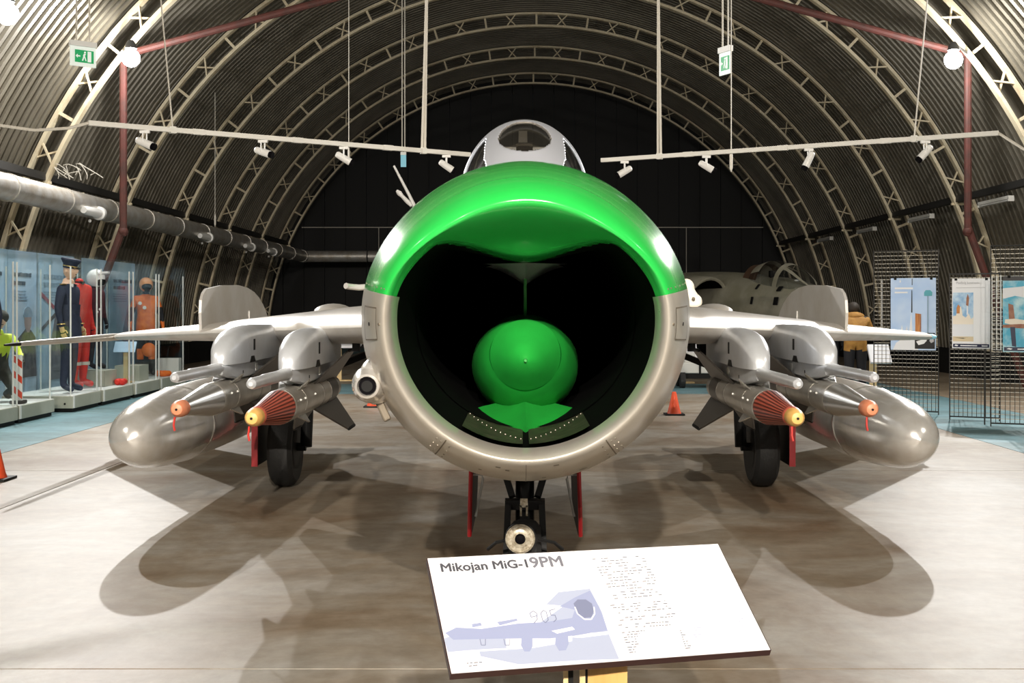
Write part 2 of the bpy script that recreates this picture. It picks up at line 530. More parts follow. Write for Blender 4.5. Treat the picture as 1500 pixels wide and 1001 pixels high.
mb.bar((R_IN, -0.025, 0.15), (R_OUT - 0.03, -0.025, -0.15), 0.03, 0.05, (0, 1, 0))
cross_me = mb.mesh('cross_brace', 'rib_paint', smooth=0)
NB = 42
for k, y in enumerate(RIBS):
    rib = empty('arch_rib', (XC, y, 0), parent=ceiling)
    inst('inner_chord', in_me, rib); inst('outer_chord', out_me, rib)
    if y < -2: continue
    for i in range(1, NB):
        a = PI * (i / NB)
        if i % 2: inst('strut', post_me, rib, rot=(0, -a, 0))
        else: inst('cross_brace', cross_me, rib, rot=(0, -a, 0))

# ---- end walls: vertical boards
def end_wall(name, y, m):
    wlw = empty(name, (XC, y, 0), kind='structure')
    n = 26
    for i in range(n):
        x0 = -R_SKIN + 2 * R_SKIN * i / n; x1 = -R_SKIN + 2 * R_SKIN * (i + 1) / n
        h0 = math.sqrt(max(R_SKIN ** 2 - x0 ** 2, 0.02)); h1 = math.sqrt(max(R_SKIN ** 2 - x1 ** 2, 0.02))
        d = 0.03 * (i % 2)
        mb = MB()
        mb.prism([(x0 + 0.01, 0), (x1 - 0.01, 0), (x1 - 0.01, h1), ((x0 + x1) / 2, math.sqrt(max(R_SKIN ** 2 - ((x0 + x1) / 2) ** 2, .02))), (x0 + 0.01, h0)],
                 lambda a, b, t: Vector((XC + a, t, b)), y - 0.05 + d, y + 0.05 + d)
        mb.build('wall_board', m, wlw, 0)
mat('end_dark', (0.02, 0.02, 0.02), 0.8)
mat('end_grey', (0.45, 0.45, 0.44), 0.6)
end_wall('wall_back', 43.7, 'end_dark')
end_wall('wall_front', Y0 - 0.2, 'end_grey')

# ---- black boarding at the foot of the arch
for sx, nm in ((-1, 'baseboard_left'), (1, 'baseboard_right')):
    b = empty(nm, (XC + sx * 9.25, 20, 0), kind='structure')
    for k in range(12):
        y = 10.0 + 2.7 * k
        MB().box((XC + sx * 9.25, y + 1.35, 0.29), (0.04, 2.68, 0.58)).build('board', 'black_board', b, 0)

# ---- rust red portal frame
pf = empty('portal_frame', (XC, 20.88, 0), 'rust red tubular portal frame spanning the hall between the floodlights', 'frame')
pts = [(-8.3, 0), (-7.38, 2.9), (-7.40, 5.9)]
def both(pl):
    for sx in (-1, 1):
        yield [(XC - sx * x, 20.88, z) for x, z in pl]
for pl in both([(-8.45, 0.0), (-7.38, 2.9)]): MB().cyl(pl[0], pl[1], 0.065, n=10).build('foot_brace', 'rust_red', pf)
for pl in both([(-7.38, 2.75), (-7.38, 5.95)]): MB().cyl(pl[0], pl[1], 0.065, n=10).build('column', 'rust_red', pf)
for pl in both([(-7.40, 5.9), (0, 7.9)]): MB().cyl(pl[0], pl[1], 0.065, n=10).build('rafter', 'rust_red', pf)
for pl in both([(-7.38, 2.82)]): MB().ball(pl[0], 0.09, 10, 6).build('joint_plate', 'rust_red', pf)

# ---- cable trays and tube lights along both sides
for sx, side in ((-1, 'glass display cases'), (1, 'poster screens')):
    x = XC + sx * 8.72
    t = empty('cable_tray', (x, 25, 3.7), 'long dark cable tray high on the curved wall above the ' + side, 'cable tray')
    mb = MB(); mb.box((x, 18, 3.70), (0.12, 49, 0.015)); mb.box((x - sx * 0.06, 18, 3.76), (0.012, 49, 0.13)); mb.box((x + sx * 0.06, 18, 3.76), (0.012, 49, 0.13))
    mb.build('channel', 'dark_steel', t, 0)
    for y in RIBS:
        if y > -6: MB().box((x + sx * 0.02, y, 3.66), (0.30, 0.05, 0.05)).build('bracket', 'rib_paint', t, 0)
    mb = MB(); mb.tube([(x, -6 + i * 0.9, 3.74 + 0.03 * math.sin(i * 1.7)) for i in range(54)], 0.03, 6); mb.build('cable', 'dark_steel', t)
    n = 0
    for y in RIBS:
        if 15 < y < 34:
            n += 1
            c = Vector((x - sx * 0.02, y + 2.25, 3.52))
            o = empty('tube_light', c, ['unlit white tube light just before the portal frame above the ', 'unlit white tube light, first past the portal frame above the ', 'unlit white tube light, second past the portal frame above the ', 'unlit white tube light, third past the portal frame above the ', 'unlit white tube light, last past the portal frame above the '][n - 1] + side, 'light', 'tube lights above the ' + side)
            MB().box(c + Vector((0, 0, 0.03)), (0.11, 1.5, 0.06)).build('batten', 'track_white', o, 0)
            for dx in (-0.03, 0.03):
                MB().cyl(c + Vector((dx, -0.72, -0.02)), c + Vector((dx, 0.72, -0.02)), 0.016, n=8).build('tube', 'white_plastic', o)
            for dy in (-0.74, 0.74): MB().box(c + Vector((0, dy, -0.01)), (0.11, 0.03, 0.07)).build('end_cap', 'track_white', o, 0)
            for dy in (-0.5, 0.5): MB().cyl(c + Vector((0, dy, 0.05)), c + Vector((0, dy, 0.168)), 0.01, n=6).build('hanger', 'dark_steel', o)

# ---- big warm-air duct along the left side, turning along the back wall
DX, DZ, DR = -7.6, 3.27, 0.20
duct = empty('air_duct', (DX, 20, DZ), 'big silver air duct hung along the hall above the glass display cases', 'duct')
y = -6.0
while y < 41.5:
    L = min(2.15, 41.7 - y)
    mb = MB(); mb.lathe([(DR, 0), (DR, L - 0.02)], (DX, y, DZ), (0, 1, 0), 24); mb.build('pipe_section', 'galvanised', duct)
    mb = MB(); mb.lathe([(DR + 0.012, 0), (DR + 0.012, 0.06)], (DX, y - 0.03, DZ), (0, 1, 0), 24); mb.build('band', 'galvanised', duct)
    y += 2.15
MB().ball((DX, 41.75, DZ), 0.22, 16, 10).build('elbow', 'galvanised', duct)
for i in range(6):
    mb = MB(); mb.lathe([(DR, 0), (DR, 2.1)], (DX + 0.1 + i * 2.15, 41.75, DZ), (1, 0, 0), 20); mb.build('pipe_section', 'galvanised', duct)
for yy in (20.9, 28.2, 32.7, 35.6):
    c = Vector((DX + 0.21, yy, DZ - 0.13))
    mb = MB(); mb.lathe([(0.055, -0.75), (0.075, -0.6), (0.085, -0.05), (0.12, -0.04), (0.12, 0.05), (0.07, 0.06), (0.06, 0.0)], c, (0, 1, 0), 18)
    nz = mb.build('nozzle', 'white_plastic', duct)
    MB().ball(c + Vector((-0.12, -0.12, -0.14)), 0.03, 8, 6).build('knob', 'white_plastic', duct)
for yy in RIBS:
    if 0 < yy < 41:
        mb = MB(); mb.bar((DX, yy, DZ + 0.19), (XC - 9.0, yy, DZ + 0.27), 0.04, 0.05)
        mb.build('bracket', 'rib_paint', duct, 0)
# ---- conduit on the back wall
mb = MB(); mb.cyl((-8.0, 43.5, 4.4), (8.8, 43.5, 4.4), 0.02, n=6)
cb = mb.thing('back_conduit', 'cable_white', 'thin horizontal conduit running across the dark end wall', 'conduit')
for x in (-5.2, -1.9, 1.9, 6.0):
    MB().cyl((x, 43.5, 1.2), (x, 43.5, 4.4), 0.015, n=6).build('drop', 'cable_white', cb)

# ---- loose wiring on the rib above the duct
wb = empty('wire_bundle', (-7.9, 20.2, 3.9), 'tangle of loose cream wires on the rib above the silver duct', 'wires')
for i in range(6):
    a = random.uniform(0, 6)
    c0 = Vector((-8.05 + 0.1 * i, 20.75, 3.75))
    mb = MB(); mb.tube([c0 + Vector((0.28 * math.sin(a + t * 0.7) * (t / 8), 0, 0.10 * t - 0.012 * t * t + 0.05 * math.cos(a + t))) for t in range(9)], 0.008, 6)
    mb.build('wire', 'cable_white', wb)

# ================================================================ LAMPS
def hall_lamp(i, loc, aim, watts):
    """bare globe lamp: cap and socket above a glowing glass globe, on an arm to the wall"""
    c = Vector(loc)
    lab = ['white-hot globe lamp on the portal frame above the glass display cases', 'white-hot globe lamp on the portal frame above the poster screens',
           'white-hot globe lamp on the arch rib past the green exit sign', 'globe lamp on the arch rib opposite the green exit sign'][i]
    o = empty('hall_lamp', c, lab, 'lamp', 'hall globe lamps')
    MB().ball(c, 0.15, 20, 14).build('globe', 'globe_glow', o)
    mb = MB(); mb.lathe([(0.07, 0.13), (0.10, 0.16), (0.08, 0.24), (0.04, 0.30)], c, (0, 0, 1), 16); mb.build('socket_cap', 'lamp_body', o)
    out = Vector((1 if loc[0] > XC else -1, 0, 0))
    end = Vector((XC + out.x * 7.38, 20.82, c.z + 0.27)) if i < 2 else c + out * 0.55 + Vector((0, 0.4, 0.27))
    MB().cyl(c + Vector((0, 0, 0.27)), end, 0.02, n=8).build('arm', 'lamp_body', o)
    L = bpy.data.lights.new('globe_bulb', 'POINT')
    L.shadow_soft_size = 0.05; L.energy = watts; L.color = (1.0, 0.98, 0.95)
    lo = bpy.data.objects.new('globe_bulb', L); COL.objects.link(lo); lo.parent = o
    L.energy = watts * 0.5
    R_ = bpy.data.lights.new('added_beam', 'AREA')  # extra forward light added at the globe; the lamp has no reflector
    R_.shape = 'DISK'; R_.size = 0.10; R_.energy = watts * 1.08; R_.color = L.color
    lo = bpy.data.objects.new('added_beam', R_); COL.objects.link(lo); lo.parent = o
    lo.rotation_euler = (Vector(aim) - c).to_track_quat('-Z', 'Y').to_euler()
def flood(i, loc, aim, watts):
    c = Vector(loc); d = (Vector(aim) - c).normalized()
    lab = 'floodlight fixed high on the hall behind the information board'
    lab = ['floodlight on the rib over the information board, display case side', 'floodlight on the rib over the information board, poster side', 'floodlight on a rib far behind the information board, display case side', 'floodlight on a rib far behind the information board, poster side', 'floodlight on the front wall, nearer the display cases', 'floodlight on the front wall, nearer the posters'][i - 4]
    o = empty('floodlight', c, lab, 'floodlight', 'floodlights behind the information board')
    q = d.to_track_quat('-Z', 'Y').to_matrix()
    mb = MB(); mb.box(c - d * 0.10, (0.50, 0.40, 0.16), q); mb.build('housing', 'lamp_body', o, 0)
    for k in range(5):
        mb = MB(); mb.box(c - d * 0.20 + q @ Vector((-0.18 + 0.09 * k, 0, 0)), (0.02, 0.36, 0.06), q); mb.build('cooling_fin', 'lamp_body', o, 0)
    mb = MB(); mb.box(c - d * 0.015, (0.42, 0.32, 0.01), q); mb.build('lens', 'lamp_glow', o, 0)
    up = Vector((1 if loc[0] > XC else -1, 0, 0.6)).normalized() if abs(loc[0] - XC) > 1 else Vector((0, 0, 1))
    mb = MB(); mb.bar(c - d * 0.15, c - d * 0.15 + up * 0.75, 0.05, 0.05); mb.build('bracket', 'lamp_body', o, 0)
    L = bpy.data.lights.new('flood_lamp', 'AREA')
    L.shape = 'RECTANGLE'; L.size = 0.20; L.size_y = 0.15; L.energy = watts; L.color = (1.0, 0.91, 0.79); L.spread = math.radians(110 if i < 8 else 48)
    lo = bpy.data.objects.new('flood_lamp', L); COL.objects.link(lo)
    lo.parent = o; lo.location = d * 0.01
    lo.rotation_euler = d.to_track_quat('-Z', 'Y').to_euler()
for i, (a, b, wt) in enumerate(FLOODS):
    if i < 4: hall_lamp(i, a, b, wt)
    else: flood(i, a, b, wt)

# ---- track lights
TZ = 3.35
def track(nm_label, a, b, spots, wires, loose, who):
    a = Vector(a); b = Vector(b)
    d = (b - a).normalized()
    o = empty('light_track', (a + b) / 2, nm_label, 'light track')
    n = 4
    for k in range(n):
        p = a.lerp(b, k / n); q_ = a.lerp(b, (k + 1) / n)
        MB().bar(p, q_ - d * 0.008, 0.045, 0.05).build('rail_section', 'track_white', o, 0)
    for k in range(1, n):
        MB().bar(a.lerp(b, k / n) - d * 0.06, a.lerp(b, k / n) + d * 0.06, 0.052, 0.058).build('coupler', 'track_white', o, 0)
    for t, top, two in wires:
        p = a.lerp(b, t)
        for e in ((-0.02, 0.02) if two else (0,)):
            MB().tube([p + d * e, p.lerp(Vector(top), 0.5) + d * e * 0.5, Vector(top)], 0.016 if two else 0.008, 6).build('hanging_wire', 'cable_white', o)
        MB().bar(p - d * 0.03, p + d * 0.03, 0.06, 0.07).build('clamp', 'track_white', o, 0)
    MB().tube(loose, 0.016, 6).build('feed_cable', 'cable_white', o)
    words = ['first', 'second', 'third', 'fourth']
    for k, (t, aim) in enumerate(spots):
        p = a.lerp(b, t) - Vector((0, 0, 0.03))
        aim = Vector(aim).normalized()
        sp = empty('track_spotlight', p, 'white track spotlight, %s from the outer end of the track %s' % (words[k], who), 'spotlight', 'spotlights on the track ' + who)
        MB().box(p - Vector((0, 0, 0.012)), (0.10, 0.035, 0.03)).build('adapter', 'white_plastic', sp, 0)
        for e in (-1, 1):
            s_ = aim.cross(Vector((0, 0, 1))).normalized() * 0.042 * e
            MB().cyl(p + s_ - Vector((0, 0, 0.015)), p + s_ - Vector((0, 0, 0.13)), 0.007, n=6).build('yoke_arm', 'white_plastic', sp)
        c = p - Vector((0, 0, 0.13))
        mb = MB(); mb.lathe([(0.022, -0.10), (0.036, -0.085), (0.04, -0.02), (0.042, 0.07), (0.042, 0.085)], c, aim, 16); mb.build('lamp_can', 'white_plastic', sp)
        mb = MB(); mb.lathe([(0.036, 0.085), (0.038, 0.125), (0.028, 0.125)], c, aim, 16); mb.build('baffle', 'lens_black', sp)
track('long white lighting track hung over the wing with the pitot boom', (-4.35, 12.0, TZ), (-0.62, 14.5, TZ),
      [(0.125, (0.6, -0.1, -0.25)), (0.41, (0.7, -0.2, -0.25)), (0.625, (0.6, 0.1, -0.35)), (0.925, (0.6, 0.1, -0.4))],
      [(0.19, P(232, -40, 12.9), False), (0.855, P(626, -60, 14.2), True)],
      [(-4.35, 12.0, TZ), P(100, 188, 11.9), P(50, 191, 11.8), P(0, 184, 11.6), P(-60, 165, 11.4)], 'above the boom wing')
track('long white lighting track hung over the wing beside the poster screens', (5.07, 12.7, TZ), (1.0, 15.06, TZ),
      [(0.16, (-0.5, 0.0, -0.55)), (0.435, (-0.25, 0.0, -0.5)), (0.70, (0.6, 0.0, -0.35)), (0.93, (-0.6, 0.0, -0.35))],
      [(0.185, P(1362, -40, 13.2), False), (0.83, P(964, -60, 14.7), True)],
      [(5.07, 12.7, TZ), P(1478, 205, 12.6), P(1500, 219, 12.5), P(1540, 222, 12.3)], 'above the other wing')

# ---- exit signs
def exit_sign(label, c, w_, h_, yaw, chain_top, plain=False):
    c = Vector(c)
    o = empty('exit_sign', c, label, 'exit sign', rz=yaw)
    MB().box((0, 0, h_ * 0.62), (w_ * 1.02, 0.07, h_ * 0.25)).build('lamp_box', 'white_plastic', o, 0, local=True)
    MB().box((0, 0, 0), (w_, 0.02, h_)).build('panel', 'exit_white' if not plain else 'exit_blue', o, 0, local=True)
    if not plain:
        MB().box((w_ * 0.04, -0.013, 0.0), (w_ * 0.72, 0.006, h_ * 0.62)).build('green_field', 'exit_green', o, 0, local=True)
        # running figure, door and arrow
        g = MB()
        def quad(pl): g.prism([(a * w_, b * h_) for a, b in pl], lambda a, b, t: Vector((a, t, b)), -0.021, -0.016)
        quad([(0.16, -0.26), (0.30, -0.26), (0.30, 0.26), (0.16, 0.26)])
        quad([(-0.02, 0.02), (0.05, 0.02), (0.10, 0.12), (0.02, 0.14)])
        quad([(-0.06, -0.22), (-0.01, -0.22), (0.05, 0.02), (0.0, 0.02)])
        quad([(0.08, -0.22), (0.12, -0.22), (0.06, 0.02), (0.02, 0.02)])
        quad([(-0.24, -0.03), (-0.12, -0.03), (-0.12, 0.03), (-0.24, 0.03)])
        quad([(-0.30, 0.0), (-0.22, -0.10), (-0.22, 0.10)])
        g.lathe([(0.05 * h_, 0), (0.05 * h_, 0.005)], (0.06 * w_, -0.021, 0.2 * h_), (0, 1, 0), 10)
        g.build('pictogram', 'exit_white', o, 0, local=True)
    for e in (-0.25, 0.25):
        MB().cyl((e * w_, 0, h_ * 0.7), (e * w_, 0, chain_top), 0.011, n=6).build('hanging_chain', 'cable_white', o, local=True)
    return o
exit_sign('small green exit sign hung on two chains in front of the corrugated roof', P(121.5, 83, 14.0), 0.30, 0.235, math.radians(38), 2.6)
exit_sign('narrow green exit sign hung on two wires over the lighting track', P(1062.5, 93, 16.0), 0.24, 0.30, math.radians(-62), 3.0)
exit_sign('tiny blue sign hanging in the dark beside the cockpit canopy', P(591, 236, 24.0), 0.11, 0.24, math.radians(0), 6.0, True)

# ---- thin wires hanging from the roof
for (px, y0_, y1_, Y, lab) in ((511, -100, 240, 21.0, 'thin wire with turnbuckle hanging beside the lighting track'),
                               (315, 90, 332, 26.0, 'thin chain hanging from the arch above the silver duct'),
                               (1071, 60, 252, 15.6, 'thin wire with hook hanging behind the narrow exit sign')):
    a = P(px, y1_, Y); b = P(px, max(y0_, -160), Y)
    hz = math.sqrt(max(9.4 ** 2 - (a.x - XC) ** 2, 1)); b.z = hz
    o = empty('roof_wire', a, lab, 'wire')
    MB().cyl(a, b, 0.007, n=5).build('wire', 'cable_white', o)
    MB().lathe([(0.004, 0), (0.02, 0.05), (0.02, 0.22), (0.004, 0.3)], a, (0, 0, 1), 8).build('turnbuckle', 'cable_white', o)

# ================================================================ THE JET
AX, AZ = 0.016, 1.44                          # nose axis
jet = empty('jet_fighter', (AX, 10.0, 0), 'silver swept-wing jet fighter with bright green intake lip facing the board', 'jet')

# ---- nose: one surface, cut into the green upper lip, the bare metal lower lip and the dark duct
SIDE = [(4.6, .43), (1.0, .435), (.7, .44), (.45, .445), (.28, .45), (.15, .456), (.07, .464), (.025, .474), (.006, .484), (0, .494),
        (.008, .506), (.03, .52), (.08, .545), (.17, .573), (.3, .602), (.48, .634), (.75, .655), (1.1, .668)]
TOP = [(4.6, .43), (1.15, .34), (.95, .275), (.72, .236), (.5, .243), (.32, .278), (.18, .322), (.08, .362), (.02, .392), (0, .412),
       (.012, .438), (.05, .468), (.12, .502), (.24, .542), (.4, .582), (.62, .622), (.9, .652), (1.3, .672)]
def nose_profile(th):
    s_, c_ = math.sin(th), math.cos(th)
    if s_ > 0.15:
        q = (.445 - (.236 + .06 * (c_ / .73) ** 2) / s_) / .209
        w1 = max(0.0, min(1.0, (q + math.sqrt(q * q + .012)) / 2))
    else:
        w1 = 0.0
    w2 = ss(.12, .95, s_)
    out = []
    for i in range(18):
        t = (i / 9.0) ** 2 if i < 9 else 1.0
        ww = lerp(w1, w2, t)
        o = lerp(SIDE[i][0], TOP[i][0], ww); r = lerp(SIDE[i][1], TOP[i][1], ww)
        out.append((4.13 - .15 * s_ + o, r))
    return catmull(out, 3), w1
NT = 180
NOSE = []
for k in range(NT):
    th = 2 * PI * k / NT
    NOSE.append(nose_profile(th))
def nose_vec(k, i):
    k %= NT
    th = 2 * PI * k / NT
    y, r = NOSE[k][0][i]
    return Vector((AX + r * math.cos(th), y, AZ + r * math.sin(th)))
NP = len(NOSE[0][0])
mbg, mbs, mbd = MB(), MB(), MB()
for tgt in (mbg, mbs, mbd):
    tgt.add([nose_vec(k, i) for k in range(NT) for i in range(NP)], [])
for k in range(NT):
    a = (k + 0.5) * 360 / NT
    green = 12 < a < 168
    wgt = NOSE[k][1]
    for i in range(NP - 1):
        f = (k * NP + i, ((k + 1) % NT) * NP + i, ((k + 1) % NT) * NP + i + 1, k * NP + i + 1)
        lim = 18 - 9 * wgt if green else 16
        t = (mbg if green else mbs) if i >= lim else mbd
        t.f.append(list(f)); t.mi.append(0)
def clean(mb):
    used = sorted({i for f in mb.f for i in f}); ix = {v: n for n, v in enumerate(used)}
    mb.v = [mb.v[i] for i in used]; mb.f = [[ix[i] for i in f] for f in mb.f]
for t in (mbg, mbs, mbd): clean(t)
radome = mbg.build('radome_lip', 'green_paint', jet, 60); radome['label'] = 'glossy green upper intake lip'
lip = mbs.build('intake_lip', 'lip_silver', jet, 60); lip['label'] = 'bare metal lower intake lip with riveted seams'
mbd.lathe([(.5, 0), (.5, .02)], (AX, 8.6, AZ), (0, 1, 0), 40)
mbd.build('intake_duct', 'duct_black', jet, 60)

def nose_at(deg, off):
    """point and outward normal on the outer nose skin at angle deg, index position off (27 = lip edge)"""
    k = int(round(deg / 360 * NT)) % NT
    i0 = int(off)
    p = nose_vec(k, i0).lerp(nose_vec(k, min(i0 + 1, NP - 1)), off - i0)
    t1 = nose_vec(k, min(i0 + 1, NP - 1)) - nose_vec(k, max(i0 - 1, 0))
    t2 = nose_vec(k + 1, i0) - nose_vec(k - 1, i0)
    n = t2.cross(t1).normalized()
    if n.y > 0.3: n = -n
    if n.dot(Vector((p.x - AX, 0, p.z - AZ))) < 0 and off > 28: n = -n
    return p, n
def nose_patch(d0, d1, o0, o1, lift, nd=10, no=8):
    mb = MB(); rows = []
    for a in range(nd + 1):
        row = []
        for b in range(no + 1):
            dg = d0 + (d1 - d0) * a / nd; of = o0 + (o1 - o0) * b / no
            k0 = dg / 360 * NT; ka = int(math.floor(k0)); fr = k0 - ka
            i0 = int(of); fi = of - i0
            p = nose_vec(ka, i0).lerp(nose_vec(ka, min(i0 + 1, NP - 1)), fi).lerp(nose_vec(ka + 1, i0).lerp(nose_vec(ka + 1, min(i0 + 1, NP - 1)), fi), fr)
            _, n = nose_at(dg, of)
            row.append(p + n * lift)
        rows.append(row)
    mb.rings(rows, False, False, False)
    return mb
# access panels with dark outlines and fasteners
for d0, d1 in ((173.5, 186), (-6, 6.5)):
    mb = nose_patch(d0, d1, 33.2, 40.2, 0.0025); po = mb.build('access_panel', 'lip_silver', lip, 60)
    for e in ((d0, d0 + .5, 33, 40.4), (d1 - .5, d1, 33, 40.4), (d0, d1, 33.0, 33.25), (d0, d1, 40.15, 40.4)):
        nose_patch(*e, 0.0032, 8, 8).build('panel_gap', 'panel_line', lip, 60)
    p, n = nose_at((d0 + d1) / 2, 37)
    MB().lathe([(0.007, 0), (0.007, 0.004)], p, n, 8).build('fastener', 'lens_black', lip)
    p, n = nose_at((d0 + d1) / 2, 31)
    MB().lathe([(0.005, 0), (0.005, 0.003)], p, n, 8).build('fastener', 'panel_line', lip)
# radial seams in the lower lip with rivets
for dg in (235.5, 304.5):
    nose_patch(dg - .25, dg + .25, 29, 47, 0.0015, 2, 14).build('seam', 'panel_line', lip, 60)
    mb = MB()
    for sgn in (-1, 1):
        for col in (1.6, 3.4):
            for q in range(4):
                p, n = nose_at(dg + sgn * (col + 0.01), 33 + q * 3)
                mb.lathe([(0.0035, -0.001), (0.0035, 0.002)], p, n, 6)
    mb.build('rivet_row', 'rivet', lip)
nose_patch(269.9, 270.2, 30, 46, 0.0012, 2, 14).build('seam', 'rivet', lip, 60)
mb = MB()
for dg in list(range(14, 167, 2)):
    p, n = nose_at(dg, 49.5)
    mb.lathe([(0.003, -0.001), (0.003, 0.002)], p, n, 6)
for dg in (13.6, 166.4):
    for q in range(6):
        p, n = nose_at(dg, 30 + q * 2.6)
        mb.lathe([(0.0035, -0.001), (0.0035, 0.002)], p, n, 6)
mb.build('rivet_row', 'rivet', radome)
# scratches on the lower lip
for dg, of, L in ((258, 34, 2.0), (262, 35, 1.6), (281, 33, 2.2), (290, 41, 3.0), (252, 38, 1.2), (276, 40, 1.4)):
    nose_patch(dg, dg + L, of, of + 0.5, 0.0013, 4, 2).build('scratch', 'panel_line', lip, 60)

# ---- inside the intake
mb = MB()
prof = catmull([(4.85, .004, 1.283), (4.87, .03, 1.285), (4.93, .08, 1.29), (5.05, .15, 1.298)], 4)
rs = [[Vector((AX + r * math.cos(2 * PI * i / 40), y, z + r * math.sin(2 * PI * i / 40))) for i in range(40)] for y, r, z in prof]
mb.rings(rs, True, True, False)
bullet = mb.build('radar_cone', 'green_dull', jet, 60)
mb = MB()
prof = catmull([(5.05, .152, 1.298), (5.12, .185, 1.285), (5.25, .22, 1.26), (5.45, .243, 1.235), (5.8, .25, 1.225), (6.3, .25, 1.225)], 4)
rs = [[Vector((AX + r * math.cos(2 * PI * i / 40), y, z + r * 0.95 * math.sin(2 * PI * i / 40))) for i in range(40)] for y, r, z in prof]
mb.rings(rs, True, False, True)
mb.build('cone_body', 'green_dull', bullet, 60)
MB().lathe([(.006, 0), (.008, .02)], (AX, 4.835, 1.283), (0, 1, 0), 10).build('cone_tip', 'green_dull', bullet)
# metal wedge under the upper lip and the splitter plate down to the cone
mb = MB()
N = 16; rows = []
for a in range(N + 1):
    u = -1 + 2 * a / N
    xh = .185 * u
    drop = .085 * (1 - abs(u)) ** 1.6
    rows.append([Vector((AX + xh, 4.98 + .12 * abs(u), 1.684)), Vector((AX + xh * .9, 5.03 + .12 * abs(u), 1.684 - drop * .6)), Vector((AX + xh * .75, 5.1 + .1 * abs(u), 1.684 - drop)), Vector((AX + xh, 5.5, 1.684 - drop))])
mb.rings(rows, False, False, False)
mb.build('splitter_fairing', 'pylon_skin', jet, 60)
MB().prism([(5.06, 1.62), (5.15, 1.43), (6.0, 1.43), (6.0, 1.62)], lambda a, b, t: Vector((AX + t, a, b)), -.006, .006).build('splitter_plate', 'green_dull', jet, 0)
# green pedestal below the cone: ridge and two skirts
mb = MB()
rg = [Vector((AX, 4.72, .975)), Vector((AX, 4.9, 1.03)), Vector((AX, 5.15, 1.09)), Vector((AX, 5.4, 1.12))]
for sx in (-1, 1):
    lo = [Vector((AX + sx * .01, 4.72, .974)), Vector((AX + sx * .055, 4.88, .985)), Vector((AX + sx * .13, 5.02, 1.012)), Vector((AX + sx * .22, 5.25, 1.055))]
    mid = [a.lerp(b, .4) - Vector((0, 0, .012)) for a, b in zip(rg, lo)]
    mb.rings([rg, mid, lo], False, False, False)
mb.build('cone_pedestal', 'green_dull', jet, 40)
for d0, d1 in ((238, 268.5), (271.5, 302)):
    mb = MB(); rows = []
    for a in range(9):
        th = math.radians(d0 + (d1 - d0) * a / 8)
        rows.append([Vector((AX + .44 * math.cos(th), y, AZ + .44 * math.sin(th))) for y in (4.36, 4.7, 5.0, 5.3)])
    mb.rings(rows, False, False, False)
    fp = mb.build('duct_floor_plate', 'duct_metal', jet, 60)
    mb = MB()
    for a in range(12):
        th = math.radians(d0 + 1 + (d1 - d0 - 2) * a / 11)
        for y in (4.48 + abs(270 - d0 - (d1 - d0) * a / 11) * .012,):
            mb.ball((AX + .437 * math.cos(th), y, AZ + .437 * math.sin(th)), .003, 6, 4)
    mb.build('rivet_row', 'rivet', fp)['kind'] = 'stuff'

# ---- fuselage behind the nose
SEC = [(5.15, .655, .655, 1.44), (5.6, .67, .69, 1.44), (6.5, .70, .72, 1.45), (7.5, .72, .74, 1.46), (9.0, .74, .74, 1.46), (11.0, .76, .72, 1.46), (13.0, .74, .66, 1.47), (15.0, .66, .56, 1.48), (16.4, .56, .46, 1.48)]
mb = MB()
mb.rings([[Vector((AX + rx * math.cos(2 * PI * i / 48), y, z + rz * math.sin(2 * PI * i / 48))) for i in range(48)] for y, rx, rz, z in catmull(SEC, 3)], True, False, True)
fus = mb.build('fuselage', 'silver', jet, 60)
for sx in (-1, 1):
    mb = MB(); mb.lathe([(.26, 0), (.25, .5), (.21, .5), (.2, .1)], (AX + sx * .27, 16.2, 1.48), (0, 1, 0), 20); mb.build('exhaust_nozzle', 'missile_dark', fus)
# spine, fin and tailplanes
mb = MB(); mb.lathe([(.02, 0), (.20, .4), (.22, 2.5), (.1, 6.0), (.02, 7.0)], (AX, 7.9, 2.12), (0, 1, 0), 16); mb.build('spine', 'silver', fus)
MB().prism([(11.2, 2.15), (13.9, 3.55), (15.6, 3.62), (16.3, 1.75)], lambda a, b, t: Vector((AX + t, a, b)), -.05, .05).build('tail_fin', 'silver', jet, 0)
for sx in (-1, 1):
    MB().prism([(.4, 13.9), (2.4, 16.4), (2.4, 17.1), (.4, 16.2)], lambda a, b, t: Vector((AX + sx * a, b, t)), 1.33, 1.38).build('tailplane', 'silver', jet, 0)

# ---- canopy: one curved sheet cut into frame, windscreen glass and side glass
CSEC = [(5.55, .06, 2.10), (5.7, .17, 2.19), (5.85, .24, 2.285), (6.0, .285, 2.36), (6.2, .325, 2.44), (6.4, .35, 2.50), (6.6, .366, 2.54), (6.9, .375, 2.565), (7.4, .37, 2.56), (8.0, .33, 2.49), (8.6, .24, 2.36), (9.1, .12, 2.2)]
cs = catmull(CSEC, 14)
NU = 120
grid = []
for y, hw, zt in cs:
    zb = 2.02
    row = []
    for i in range(NU + 1):
        t = PI * i / NU
        row.append(Vector((AX + hw * math.cos(t), y, zb + (zt - zb) * math.sin(t) ** .9)))
    grid.append(row)
fr, gw, gs = MB(), MB(), MB()
flat = [p for r in grid for p in r]
for t in (fr, gw, gs): t.add(flat, [])
for j in range(len(grid) - 1):
    for i in range(NU):
        c = (grid[j][i] + grid[j + 1][i + 1]) / 2
        x = abs(c.x - AX)
        e = (x / .135) ** 2 + ((c.y - 6.08) / .27) ** 2
        if e < 1: t = gw
        elif (c.y < 6.42 and x < .205 - .06 * max(0, (5.95 - c.y) / .4)) or 6.36 < c.y < 6.46 or c.z < 2.10 or c.y > 8.7: t = fr
        else: t = gs
        n1 = NU + 1
        t.f.append([j * n1 + i, j * n1 + i + 1, (j + 1) * n1 + i + 1, (j + 1) * n1 + i]); t.mi.append(0)
